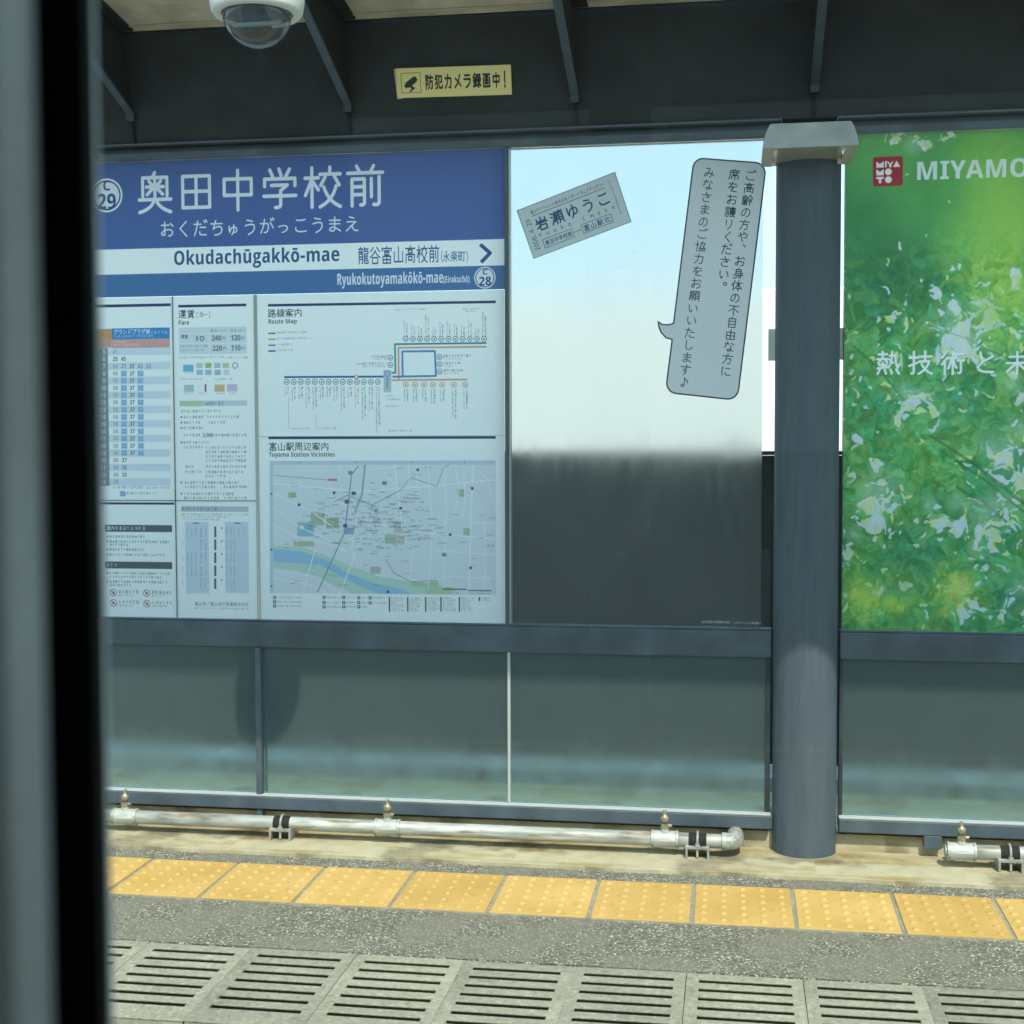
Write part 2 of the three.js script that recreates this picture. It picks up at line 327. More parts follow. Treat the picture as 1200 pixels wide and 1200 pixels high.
// round column
{
  const t = thing('steel_column', 'round dark grey steel column standing in the glazed screen', 'column', [0.9715, 0, -0.402]);
  const g = new THREE.LatheGeometry([[0.1075, 0], [0.1075, 2.436]].map((a) => new THREE.Vector2(...a)), 96);
  const uv = g.attributes.uv; for (let i = 0; i < uv.count; i++) uv.setXY(i, uv.getX(i) * 3, uv.getY(i) * 1.6);
  part('shaft', g.rotateY(Math.PI), M.column, t, 0, 0.006, 0);
  part('sealant_ring', new THREE.TorusGeometry(0.108, 0.004, 6, 64).rotateX(Math.PI / 2), M.sill, t, 0, 0.014, 0);
}
// downlight on the column head
{
  const t = thing('downlight', 'grey box downlight fixed to the head of the round column', 'light fitting', [0.96, 2.345, -0.22]);
  const sh = new THREE.Shape(); sh.moveTo(-0.145, 0); sh.lineTo(0.145, 0); sh.quadraticCurveTo(0.143, 0.04, 0.122, 0.072); sh.lineTo(-0.122, 0.072); sh.quadraticCurveTo(-0.143, 0.04, -0.145, 0);
  const inner = new THREE.Path(); inner.moveTo(-0.138, 0.004); inner.lineTo(-0.116, 0.064); inner.lineTo(0.116, 0.064); inner.lineTo(0.138, 0.004); inner.closePath();
  const hood = new THREE.ExtrudeGeometry(sh, { depth: 0.008, bevelEnabled: true, bevelSize: 0.002, bevelThickness: 0.002, bevelSegments: 2 });
  part('hood', hood, M.fixture, t, 0, 0, 0.142);
  lim('top_plate', 0.96 - 0.122, 0.96 + 0.122, 2.411, 2.417, -0.37, -0.079, M.fixture, t);
  for (const s of [-1, 1]) {
    const e = part('end_cap', rbox(0.006, 0.07, 0.29, 0.002), M.fixtureEnd, t, s * 0.135, 0.035, -0.002); e.rotation.z = s * 0.28;
    lim('lip', 0.96 + s * 0.128 - 0.018, 0.96 + s * 0.128 + 0.018, 2.343, 2.349, -0.37, -0.08, M.fixtureEnd, t, 0.002);
    for (const z of [-0.11, -0.32]) lim('latch', 0.96 + s * 0.106 - 0.006, 0.96 + s * 0.106 + 0.006, 2.338, 2.352, z - 0.014, z + 0.014, M.white, t, 0.002);
    lim('hanger', 0.96 + s * 0.098 - 0.014, 0.96 + s * 0.098 + 0.014, 2.415, 2.45, -0.3, -0.27, M.fixtureEnd, t, 0.002);
  }
  lim('back_plate', 0.84, 1.08, 2.345, 2.411, -0.372, -0.366, M.fixture, t);
  const gl = part('cover_glass', new THREE.PlaneGeometry(0.218, 0.272).rotateX(Math.PI / 2), M.lampGlass, t, 0, 0.006, 0.0);
  gl.userData.label = 'clear cover glass under the hood';
  lim('reflector', 0.85, 1.07, 2.404, 2.4108, -0.36, -0.09, M.white, t);
  part('lamp', new THREE.CapsuleGeometry(0.018, 0.1, 6, 16).rotateZ(Math.PI / 2), M.white, t, 0, 0.04, -0.02);
}
// dome camera hanging from the soffit
{
  const t = thing('dome_camera', 'white dome surveillance camera hanging from the canopy soffit', 'camera', [-0.4435, 2.4862, 1.065]);
  const prof = [[0.088, -0.004], [0.106, -0.006], [0.113, 0.004], [0.117, 0.03], [0.117, 0.1], [0.108, 0.14], [0.06, 0.165], [0.026, 0.172], [0.026, 0.52], [0.06, 0.525], [0.06, 0.55]].map((a) => new THREE.Vector2(...a));
  part('housing', new THREE.LatheGeometry(prof, 64), M.white, t);
  const dm = []; for (let i = 0; i <= 20; i++) { const a = i / 20 * Math.PI / 2; dm.push(new THREE.Vector2(0.086 * Math.sin(a), -0.086 * Math.cos(a) + 0.002)); }
  part('dome', new THREE.LatheGeometry(dm, 48), M.domeGlass, t);
  part('lens_barrel', new THREE.CylinderGeometry(0.03, 0.036, 0.06, 32).rotateX(0.7), M.rubber, t, 0, -0.02, 0.012);
  part('lens_ring', new THREE.TorusGeometry(0.056, 0.006, 10, 48).rotateX(Math.PI / 2 + 0.35), M.fixtureEnd, t, 0, -0.024, 0);
}

// ---------------------------------------------------------------- pipes with spray valves
function pipeRun(label, x0, x1, tees, clamps, elbow) {
  const PY = 0.069, PZ = -0.28, R = 0.0242;
  const t = thing('water_pipe', label, 'pipe', [x0, 0, PZ]);
  const L = (x) => x - x0;
  const cyl = (r, a, b, n, m, ro = 0.002) => {
    const h = b - a, g = new THREE.LatheGeometry([[0.001, 0], [r - ro, 0], [r, ro], [r, h - ro], [r - ro, h], [0.001, h]].map((q) => new THREE.Vector2(...q)), 32).rotateZ(-Math.PI / 2);
    const uv = g.attributes.uv; for (let i = 0; i < uv.count; i++) uv.setXY(i, uv.getY(i) * h * 3, uv.getX(i) * 0.5);
    return part(n, g, m, t, L(a), PY, 0);
  };
  cyl(R, x0, x1, 'pipe', M.zinc);
  for (const x of tees) {
    cyl(R + 0.0045, x - 0.045, x + 0.045, 'tee', M.zinc);
    cyl(R + 0.0065, x - 0.047, x - 0.036, 'tee_collar', M.zinc); cyl(R + 0.0065, x + 0.036, x + 0.047, 'tee_collar', M.zinc);
    const v = new THREE.Group(); v.name = 'spray_valve'; v.position.set(L(x), PY + R, 0); t.add(v);
    part('riser', new THREE.CylinderGeometry(0.013, 0.016, 0.014, 20), M.zinc, v, 0, 0.007, 0);
    part('hex_nut', new THREE.CylinderGeometry(0.0155, 0.0155, 0.016, 6), M.brass, v, 0, 0.022, 0);
    part('body', new THREE.LatheGeometry([[0.001, 0], [0.009, 0], [0.009, 0.008], [0.014, 0.01], [0.014, 0.022], [0.008, 0.028], [0.006, 0.034], [0.0065, 0.044], [0.004, 0.047], [0.001, 0.047]].map((a) => new THREE.Vector2(...a)), 20), M.brass, v, 0, 0.03, 0);
    part('set_screw', new THREE.CylinderGeometry(0.005, 0.005, 0.014, 12).rotateZ(Math.PI / 2), M.brass, v, 0.017, 0.024, 0.004);
  }
  for (const x of clamps) {
    cyl(R + 0.0018, x - 0.03, x + 0.03, 'rubber_sleeve', M.rubber, 0.001);
    const c = new THREE.Group(); c.name = 'pipe_clamp'; c.position.set(L(x), 0, 0); t.add(c);
    const sh = new THREE.Shape(), w = 0.039, h = 0.044;
    sh.moveTo(-w, 0); sh.lineTo(-w, h); sh.lineTo(w, h); sh.lineTo(w, 0); sh.lineTo(w - 0.006, 0); sh.lineTo(w - 0.006, h - 0.008); sh.lineTo(-w + 0.006, h - 0.008); sh.lineTo(-w + 0.006, 0); sh.closePath();
    part('channel', new THREE.ExtrudeGeometry(sh, { depth: 0.088, bevelEnabled: true, bevelSize: 0.0008, bevelThickness: 0.0008, bevelSegments: 1 }), M.zinc, c, 0, 0.0125, -0.052);
    const pts = []; for (let i = 0; i <= 24; i++) { const a = Math.PI * i / 24; pts.push(new THREE.Vector3(0, PY + (R + 0.0055) * Math.sin(a), (R + 0.0055) * Math.cos(a))); }
    pts.unshift(new THREE.Vector3(0, 0.02, R + 0.0055)); pts.push(new THREE.Vector3(0, 0.02, -R - 0.0055));
    part('u_bolt', new THREE.TubeGeometry(new THREE.CatmullRomCurve3(pts, false, 'catmullrom', 0.1), 60, 0.0042, 10), M.zinc, c);
    for (const s of [-1, 1]) part('nut', new THREE.CylinderGeometry(0.009, 0.009, 0.008, 6), M.zinc, c, 0, 0.0605, s * (R + 0.0055));
  }
  if (elbow) {
    const pts = []; for (let i = 0; i <= 12; i++) { const a = Math.PI / 2 * i / 12; pts.push(new THREE.Vector3(0.032 * Math.sin(a), 0, -0.032 + 0.032 * Math.cos(a))); }
    pts.push(new THREE.Vector3(0.032, 0, -0.09));
    part('elbow', new THREE.TubeGeometry(new THREE.CatmullRomCurve3(pts), 30, R + 0.004, 28), M.zinc, t, L(x1) + 0.002, PY, 0);
    cyl(R + 0.0062, x1 - 0.012, x1 + 0.006, 'elbow_collar', M.zinc);
    const cap = new THREE.SphereGeometry(R + 0.004, 24, 16); part('elbow_heel', cap, M.zinc, t, L(x1) + 0.013, PY, -0.006);
  } else cyl(R - 0.004, x0 - 0.018, x0, 'end_plug', M.zinc);
  return t;
}
pipeRun('galvanised water pipe with spray valves ending in an elbow beside the column', -3.6, 0.705, [-2.42, -1.45, -0.471, 0.501], [-2.3, -0.855, 0.612], true);
pipeRun('galvanised water pipe with a plugged end below the green advertisement', 1.44, 3.6, [1.475, 2.45], [1.627, 3.1], false);

// ---------------------------------------------------------------- lettering: glyphs as strokes in a 100 x 100 box
const G = {
  奥: 'M50 2L44 13 M17 14H83V58 M17 14V58 M50 20V56 M27 36H73 M34 22L42 31 M66 22L58 31 M46 38L29 54 M54 38L71 54 M7 66H93 M50 58C48 78 34 90 8 96 M53 68C60 82 72 90 92 96',
  田: 'M14 14H86V88H14Z M50 14V88 M14 50H86', 中: 'M14 24H86V62H14Z M50 4V97',
  学: 'M24 6L32 22 M48 4L54 20 M76 5L66 22 M10 44V27H90V44 M28 42H70L52 55V88Q52 95 38 94 M8 67H92',
  校: 'M5 28H40 M23 4V96 M23 30L6 68 M25 36L40 56 M70 4V18 M44 20H97 M58 26L46 46 M82 26L94 46 M86 48C80 70 66 86 44 96 M54 50C62 72 76 88 97 96',
  前: 'M28 4L36 18 M72 4L64 18 M5 20H95 M16 96V34H48V88Q48 95 38 94 M16 52H48 M16 70H48 M66 34V76 M86 30V88Q86 96 72 94',
  龍: 'M27 3V14 M6 14H48 M16 18L20 30 M38 18L34 30 M4 32H50 M12 96V42H44V88Q44 95 36 94 M12 58H44 M12 72H44 M60 4V22 M60 14H94 M58 26H92V42H60V86Q60 94 70 94H94V84 M62 54H90 M62 66H90 M62 78H90',
  谷: 'M34 6L10 30 M66 6L92 30 M50 24C40 42 26 54 5 62 M50 24C60 42 76 54 95 62 M26 64H74V96H26Z',
  富: 'M50 2V12 M8 28V14H92V28 M24 27H76 M32 36H68V50H32Z M16 58H84V96H16Z M50 58V96 M16 77H84',
  山: 'M50 6V88 M12 34V90H88V34', 高: 'M50 3V16 M8 17H92 M32 26H68V42H32Z M12 96V51H88V86Q88 95 76 94 M34 62H66V82H34Z',
  永: 'M42 4L58 14 M30 28H52V86Q52 95 38 93 M8 46H38C32 66 20 80 6 88 M88 30L60 50 M53 34C62 62 76 78 96 90',
  楽: 'M50 3L45 12 M34 14H66V48H34Z M34 31H66 M8 12L22 24 M4 50L24 40 M92 12L78 24 M96 50L76 40 M6 62H94 M50 50V97 M46 64L10 92 M54 64L90 92',
  町: 'M8 14H46V84H8Z M27 14V84 M8 49H46 M52 18H97 M78 18V86Q78 95 62 93',
  防: 'M10 97V8H34L24 36Q38 46 34 62Q31 70 20 66 M68 4V18 M42 20H97 M62 20C62 60 54 80 38 95 M60 46H88Q88 80 84 90Q81 96 70 93',
  犯: 'M34 6C28 18 18 28 6 34 M12 10C34 34 36 70 26 92Q22 97 12 93 M30 46L6 68 M50 12H86V46Q86 54 72 52 M52 12V84Q52 92 62 92H92V76',
  録: 'M27 3L4 28 M27 3L48 24 M12 32H42 M6 48H46 M27 32V86 M12 58L17 76 M42 58L36 76 M4 90L48 84 M56 10H90V42 M58 26H90 M50 42H97 M73 42V88Q73 95 64 93 M54 52L64 60 M50 84L70 66 M92 50L78 62 M76 62L96 86',
  画: 'M8 10H92 M32 24H68V72H32Z M50 10V72 M32 48H68 M12 32V92H88V32',
  齢: 'M26 3V28 M26 14H44 M12 12V28 M3 29H50 M8 38V92H46V38 M27 36V86 M14 62H40 M14 44L22 56 M40 44L32 56 M27 62L14 82 M27 62L40 82 M74 3L52 34 M74 3L97 34 M62 38H86 M58 52H90L78 72 M70 60V97',
  方: 'M50 3V22 M6 24H94 M38 24C38 60 28 82 8 95 M36 48H78Q77 80 72 90Q68 96 52 93',
  身: 'M50 2L44 12 M28 66V14H74V86Q74 95 60 93 M28 31H74 M28 48H74 M8 67H94 M90 44C66 72 40 88 8 96',
  体: 'M30 3C24 22 16 36 4 50 M20 32V97 M34 26H97 M65 3V97 M63 28C58 48 48 64 32 78 M67 28C74 48 84 64 97 76 M48 76H84',
  不: 'M8 12H92 M58 12C46 34 28 50 6 62 M52 34V97 M62 44L92 68', 自: 'M50 2L42 16 M20 17H80V96H20Z M20 43H80 M20 69H80', 由: 'M14 30H86V94H14Z M50 4V94 M14 62H86',
  席: 'M52 2V13 M96 14H14C14 50 14 70 4 94 M24 32H94 M42 22V50H74V22 M28 90V60H88V84Q88 90 80 89 M58 50V97',
  譲: 'M8 8H34 M3 22H40 M8 36H34 M8 50H34 M9 64H33V92H9Z M70 2V12 M44 14H96 M50 22H66V34H50Z M74 22H90V34H74Z M46 44H94 M60 38V62 M80 38V62 M48 54H92 M42 64H97 M56 64V94L72 88 M88 68L76 78 M66 66C74 82 84 90 97 96',
  協: 'M4 34H36 M20 4V96 M48 20H88Q86 44 74 48 M66 3C66 24 60 40 48 50 M40 66H62Q62 90 52 93 M50 52C50 72 46 84 38 95 M70 66H95Q94 90 84 93 M82 52C82 72 76 84 68 95',
  力: 'M12 28H86Q84 76 76 90Q72 96 54 92 M46 4C46 48 36 76 10 95',
  願: 'M50 10H12C12 50 10 70 3 90 M32 12L27 22 M18 24H46V52H18Z M18 38H46 M32 52V88Q32 94 25 92 M20 62L12 80 M42 62L50 80 M54 8H97 M74 8L70 22 M58 22H94V72H58Z M58 38H94 M58 55H94 M66 76L54 95 M86 76L97 95',
  熱: 'M26 3V34 M10 14H44 M4 34H50 M20 34L8 50 M34 34L46 48 M26 48V70 M12 58H42 M6 72L48 66 M56 20H80Q80 60 90 70L96 58 M66 4C66 36 62 56 50 70 M58 38L70 50 M14 78L6 95 M36 78L40 94 M60 78L65 94 M84 78L95 95',
  技: 'M4 28H38 M22 3V88Q22 95 12 93 M3 62L40 48 M42 24H97 M69 3V44 M46 44H86C80 68 64 84 42 95 M54 54C64 74 78 88 97 95',
  術: 'M24 3L5 28 M28 28L4 56 M17 46V97 M34 30H66 M50 6V96 M46 34L32 72 M54 40C56 56 60 64 66 70 M56 10L64 20 M72 14H95 M70 40H97 M84 40V86Q84 94 74 92',
  未: 'M18 24H82 M6 50H94 M50 4V97 M46 52L8 86 M54 52L92 86',
  路: 'M8 8H40V34H8Z M24 34V88 M24 56H42 M10 50V90 M4 92L44 84 M64 3C58 18 52 28 44 38 M56 18H86C78 40 64 54 44 64 M56 26C66 44 80 54 97 60 M56 64H88V95H56Z',
  線: 'M24 3L8 24L28 36 M36 20L6 54 M4 54L40 48 M22 54V97 M8 66L4 86 M34 64L40 82 M68 3L62 14 M52 14H90V46H52Z M52 30H90 M71 46V88Q71 95 62 93 M44 60H62C60 74 54 84 42 92 M94 52L78 66 M74 60C80 76 88 84 98 90',
  案: 'M50 2V12 M8 26V13H92V26 M6 34H94 M42 20C36 36 30 44 20 50 M26 44L76 58 M68 34C62 50 44 56 12 58 M5 68H95 M50 58V98 M46 70L12 94 M54 70L88 94',
  内: 'M12 97V22H88V86Q88 95 74 93 M50 4C50 40 40 58 22 70 M52 38C58 52 66 62 78 70',
  駅: 'M46 8H10V58H46Q46 84 42 90Q39 96 32 93 M10 24H42 M10 40H42 M28 8V58 M8 70L4 90 M18 70V86 M28 68L30 82 M38 66L41 78 M58 10H90V44H58 M58 10C58 56 56 78 48 95 M70 44C74 68 84 86 97 95',
  周: 'M5 96C14 76 14 60 14 8H86V86Q86 95 74 93 M26 22H74 M50 14V40 M24 40H76 M34 54H66V78H34Z',
  辺: 'M42 16H86Q86 56 80 66Q76 72 64 69 M60 16C60 44 54 58 40 70 M10 8L22 20 M6 40H22V74L4 92 M22 74Q40 92 96 92',
  運: 'M36 18V7H94V18 M44 28H88V58H44Z M44 43H88 M40 18H90 M66 12V78 M36 68H94 M8 8L20 20 M4 40H20V76L3 92 M20 76Q38 92 97 92',
  賃: 'M28 2L6 26 M20 16V38 M88 4L40 12 M34 22H96 M64 10V36 M40 36H88 M24 46H78V82H24Z M24 58H78 M24 70H78 M36 84L10 97 M64 84L92 97',
  均: 'M4 30H38 M21 4V80 M3 84L40 74 M56 4C52 18 48 28 42 36 M52 20H92Q92 76 86 88Q82 95 70 92 M54 42H78 M52 68L80 60', 一: 'M6 50H94',
  岩: 'M50 3V30 M16 12V32H84V12 M6 44H94 M42 44C36 60 24 72 6 80 M32 62H82V96H32Z',
  瀬: 'M6 8L18 16 M2 34L14 42 M4 94L20 58 M24 16H56 M28 28H52V48H28Z M40 4V97 M38 50L24 76 M42 52L54 66 M60 8H98 M79 8L76 20 M64 20H94V72H64Z M64 37H94 M64 55H94 M70 76L60 95 M88 76L98 95',
  北: 'M36 6V96 M6 34H36 M4 76L36 62 M62 6V82Q62 92 72 92H95V74 M92 24L62 42', 大: 'M6 32H94 M50 4C50 50 38 78 8 95 M52 36C58 64 72 84 94 95', 人: 'M50 6C48 46 36 74 8 95 M51 30C56 60 72 82 94 95',
  小: 'M50 6V86Q50 95 36 93 M26 32C24 50 16 64 6 74 M72 32C80 46 88 60 94 74', 円: 'M12 97V10H88V86Q88 95 76 93 M50 10V52 M12 52H88',
  市: 'M50 3V18 M6 20H94 M50 20V97 M18 84V38H82V78Q82 86 70 84', 会: 'M50 3L6 42 M50 3L94 42 M28 42H72 M12 60H88 M44 60L22 92L78 88 M66 72L84 96', 社: 'M22 4V18 M6 22H40L6 62 M24 44V97 M28 46L40 60 M46 36H96 M70 6V92 M42 92H98',
  地: 'M4 30H36 M20 6V76 M3 80L38 68 M44 50L92 30V66Q92 72 82 70 M68 4V74 M52 22V80Q52 92 62 92H95V78', 鉄: 'M26 3L4 30 M26 3L48 26 M10 46H44 M27 30V86 M4 90L46 84 M58 12L50 34 M54 24H94 M48 50H97 M73 4C73 60 66 80 46 96 M74 54C78 74 86 88 97 96', 道: 'M46 4L52 14 M80 4L74 14 M34 18H96 M62 18L58 30 M42 30H86V78H42Z M42 46H86 M42 62H86 M8 8L20 20 M4 40H20V76L3 92 M20 76Q38 92 97 92',
  株: 'M5 28H40 M23 4V96 M23 30L6 68 M25 36L40 56 M56 8L48 30 M52 22H92 M44 48H97 M70 4V97 M68 50L44 84 M72 50L97 84', 式: 'M6 26H94 M64 4C66 50 76 84 92 94L96 74 M76 8L88 18 M12 50H52 M32 50V84 M8 90L58 80', 車: 'M8 14H92 M50 3V97 M20 28H80V66H20Z M20 47H80 M4 80H96',
  お: 'M10 24H64 M34 4V78Q34 90 20 86Q6 80 14 70Q26 56 56 52Q88 50 88 70Q88 90 60 92 M74 14Q86 22 92 32', く: 'M70 4L26 48L72 96', た: 'M8 24H58 M34 4C30 40 22 68 10 94 M50 44H90 M48 72Q46 92 66 90H92',
  ち: 'M10 24H88 M44 4L26 58Q44 42 66 42Q88 44 86 66Q82 92 36 94', ゆ: 'M14 16Q8 46 18 74Q26 30 58 26Q90 28 86 56Q82 76 54 74 M56 4Q66 60 38 96', う: 'M30 8L68 16 M18 42Q60 28 78 40Q88 78 38 96',
  か: 'M6 32H50Q66 32 58 66Q52 92 32 86 M34 6Q30 50 8 90 M72 26Q86 40 92 60', つ: 'M6 36Q60 16 84 36Q98 72 38 88', こ: 'M22 16Q56 22 80 14 M16 62Q12 88 48 88Q74 88 88 84',
  ま: 'M14 24H86 M16 46H84 M50 4V74Q50 92 30 90Q10 86 18 74Q32 60 58 72Q74 80 88 90', え: 'M34 6L62 14 M18 36H76L12 92 M40 62Q52 58 56 74Q60 92 90 90',
  の: 'M52 18C48 60 34 86 20 80C4 70 10 20 54 16C92 18 98 78 54 92', や: 'M8 48Q50 18 78 24Q94 34 84 50Q76 62 58 56 M52 4L60 18 M24 14L50 96', '、': 'M62 6L82 28',
  を: 'M12 22H80 M44 4C38 30 26 48 10 62Q30 42 44 46Q54 52 50 72 M88 40Q40 56 34 74Q30 94 86 90', り: 'M24 10Q20 34 26 56 M72 6Q82 60 42 94', さ: 'M10 30H90 M44 4Q56 36 74 54Q58 48 40 52 M22 60Q12 90 46 92H76',
  い: 'M14 18Q12 70 32 88L42 70 M72 22Q88 40 90 70', '。': 'M72 8A14 14 0 1 1 71 8', み: 'M18 14H52Q44 60 22 84Q8 90 8 74Q10 54 44 56Q72 60 94 76 M78 40Q76 76 54 96',
  な: 'M8 24H50 M34 4Q26 38 8 62 M70 14L90 32 M66 38V78Q64 92 46 92Q30 88 36 78Q48 66 88 88', し: 'M28 6V70Q28 92 52 90Q76 86 88 66', す: 'M6 22H94 M56 4V54Q54 68 40 66Q28 58 34 46Q46 36 56 52Q60 80 34 96',
  に: 'M18 10Q8 50 18 90 M44 24H84 M44 62Q36 84 60 86H88', と: 'M30 6Q34 30 42 46 M82 24Q24 50 22 70Q22 90 84 88', '♪': 'M52 84A14 11 0 1 1 51 76 M52 84V6Q58 28 80 34Q86 44 78 56',
  カ: 'M10 28H84Q84 76 76 90Q72 95 58 90 M46 4Q46 62 12 94', メ: 'M76 6Q60 66 12 92 M22 32Q56 50 84 82', ラ: 'M20 12H80 M10 38H88Q82 80 34 94', ク: 'M42 4Q34 28 10 46 M36 20H80Q76 74 24 94', ン: 'M14 16L40 32 M12 88Q70 76 88 28',
  ト: 'M34 4V96 M36 38L82 58', フ: 'M10 16H82Q78 76 22 94', サ: 'M6 34H94 M30 8V56 M70 8Q72 76 30 94', イ: 'M80 6Q56 40 10 56 M52 36V96', レ: 'M24 6V88Q66 72 88 46', ー: 'M6 50H94', ル: 'M32 10Q32 66 8 90 M62 6V86Q84 72 94 54',
  ホ: 'M8 28H92 M50 6V88Q50 94 38 92 M28 46L12 76 M72 46L88 74', ム: 'M46 6L16 84L82 76 M64 52L92 94', ア: 'M8 14H88Q82 34 60 50 M50 30Q50 74 20 94', テ: 'M22 10H78 M6 38H94 M52 38Q52 78 22 94', タ: 'M42 4Q34 28 10 46 M36 20H84Q76 74 24 94 M30 46L66 66',
  '→': 'M6 50H92L70 34', '!': 'M50 4V64 M50 84V94', '/': 'M76 4L24 96', '(': 'M66 2Q30 50 66 98', ')': 'M34 2Q70 50 34 98', '[': 'M66 4H40V96H66', ']': 'M34 4H60V96H34',
};
const VOICED = { だ: 'た', が: 'か', ご: 'こ', グ: 'ク', ド: 'ト', ザ: 'サ', ダ: 'タ' }, SMALL = { ゅ: 'ゆ', っ: 'つ' };
const paths = {};
const pathOf = (c) => {
  if (!paths[c]) {
    let d = G[c] ?? (VOICED[c] ? G[VOICED[c]] + ' M76 2L84 15 M90 -2L98 11' : c === 'プ' || c === 'ポ' ? G[c === 'プ' ? 'フ' : 'ホ'] + ' M92 2A8 8 0 1 1 91 2' : '');
    paths[c] = new Path2D(d);
  }
  return paths[c];
};
function glyph(c, ch, x, y, w, h, lw) {    // x, y: top left, in canvas units
  const small = SMALL[ch];
  c.save(); c.translate(x, y);
  if (small) { c.translate(w * 0.12, h * 0.3); w *= 0.72; h *= 0.68; lw *= 1.35; }
  c.scale(w / 100, h / 100); c.lineWidth = lw; c.lineCap = 'round'; c.lineJoin = 'round'; c.stroke(pathOf(small ?? ch)); c.restore();
}
// a printed sheet on a plane z: the drawing code works in photo pixels turned into places on that plane
class Print {
  constructor(x0, x1, y0, y1, z, res = 1000) {
    Object.assign(this, { x0, x1, y0, y1, z, res });
    this.canvas = document.createElement('canvas'); this.canvas.width = Math.round((x1 - x0) * res); this.canvas.height = Math.round((y1 - y0) * res);
    this.c = this.canvas.getContext('2d');
  }
  q(px, py) { const p = onZ(px, py, this.z); return [(p.x - this.x0) * this.res, (this.y1 - p.y) * this.res]; }
  s(px, py) { return this.q(px + 1, py)[0] - this.q(px, py)[0]; }
  fill(col) { this.c.fillStyle = col; this.c.fillRect(0, 0, this.canvas.width, this.canvas.height); }
  rect(px, py, w, h, col) { const [x, y] = this.q(px, py), s = this.s(px, py); this.c.fillStyle = col; this.c.fillRect(x, y, w * s, h * s); }
  line(pts, w, col) { const s = this.s(...pts[0]); this.c.strokeStyle = col; this.c.lineWidth = w * s; this.c.lineJoin = 'round'; this.c.lineCap = 'butt'; this.c.beginPath(); pts.forEach((p, i) => { const a = this.q(...p); i ? this.c.lineTo(...a) : this.c.moveTo(...a); }); this.c.stroke(); }
  poly(pts, col) { this.c.fillStyle = col; this.c.beginPath(); pts.forEach((p, i) => { const a = this.q(...p); i ? this.c.lineTo(...a) : this.c.moveTo(...a); }); this.c.fill(); }
  disc(px, py, r, col, ring, rw) { const [x, y] = this.q(px, py), s = this.s(px, py); this.c.beginPath(); this.c.arc(x, y, r * s, 0, 7); if (col) { this.c.fillStyle = col; this.c.fill(); } if (ring) { this.c.strokeStyle = ring; this.c.lineWidth = rw * s; this.c.stroke(); } }
  // Japanese text: left x, middle y, character width and height, pitch
  jp(str, px, py, w, h, pitch, col, lw = 9) { const [x, y] = this.q(px, py), s = this.s(px, py); this.c.strokeStyle = col; [...str].forEach((ch, i) => glyph(this.c, ch, x + i * pitch * s, y - h * s / 2, w * s, h * s, lw)); }
  // Latin text fitted to a width: left x, middle y of the capitals
  en(str, px, py, w, size, col, font = 'bold') { const [x, y] = this.q(px, py), s = this.s(px, py), c = this.c; c.save(); c.font = font + ' ' + size * s + 'px sans-serif'; c.fillStyle = col; c.translate(x, y + size * s * 0.36); const m = c.measureText(str).width; if (w) c.scale(w * s / m, 1); c.fillText(str, 0, 0); c.restore(); }
  // print too small to read: short dark strokes
  tiny(px, py, w, h, col) {
    const [x, y] = this.q(px, py), s = this.s(px, py), c = this.c, u = h * s; c.strokeStyle = col; c.lineWidth = Math.max(0.7, u * 0.085); c.lineCap = 'butt';
    for (let a = 0; a < w * s; a += u * 0.98) this.mark(x + a, y, u);
  }
  mark(x, y, u) {                          // one blurred character: a few level and upright strokes in a square
    const c = this.c, w = u * rnd(0.62, 0.84), seg = (a, b, d, e) => { c.beginPath(); c.moveTo(x + a * w, y + b * u); c.lineTo(x + d * w, y + e * u); c.stroke(); };
    if (rnd() < 0.4) { seg(0.1, -0.2, 0.85, -0.24); seg(rnd(0.3, 0.6), -0.4, rnd(0.2, 0.6), 0.4); if (rnd() < 0.6) seg(0.2, 0.3, 0.8, rnd(0, 0.35)); return; }
    for (const v of [-0.38, -0.12, 0.12, 0.38]) if (rnd() < 0.75) seg(rnd(0, 0.2), v, rnd(0.75, 1), v);
    if (rnd() < 0.6) seg(0.12, -0.38, 0.12, 0.38); if (rnd() < 0.6) seg(0.88, -0.38, 0.88, 0.38); if (rnd() < 0.7) seg(0.5, -0.42, 0.5, 0.42);
  }
  tinyV(px, py, len, w, col) { const [x, y] = this.q(px, py), s = this.s(px, py), c = this.c, u = w * s; c.strokeStyle = col; c.lineWidth = Math.max(0.7, u * 0.09); c.lineCap = 'butt'; for (let a = 0; a < len * s; a += u * 1.02) this.mark(x - u * 0.4, y + a + u * 0.5, u); }
  map() { const t = new THREE.CanvasTexture(this.canvas); t.colorSpace = THREE.SRGBColorSpace; t.anisotropy = 8; return t; }
  // translucent film that lets the daylight behind the screen through
  film(o = {}) { return P({ map: this.map(), transmission: 0.68, thickness: 0, roughness: 1, ...o }); }
  mesh(name, parent, mat = this.film(), dz = 0) {
    return part(name, new THREE.PlaneGeometry(this.x1 - this.x0, this.y1 - this.y0), mat, parent, (this.x0 + this.x1) / 2 - parent.position.x, (this.y0 + this.y1) / 2 - parent.position.y, this.z + dz - parent.position.z);
  }
}
const PAPER = '#f8fbfa', INK = '#4a565c', NAVY = '#2c4a78', RULE = '#33456b';

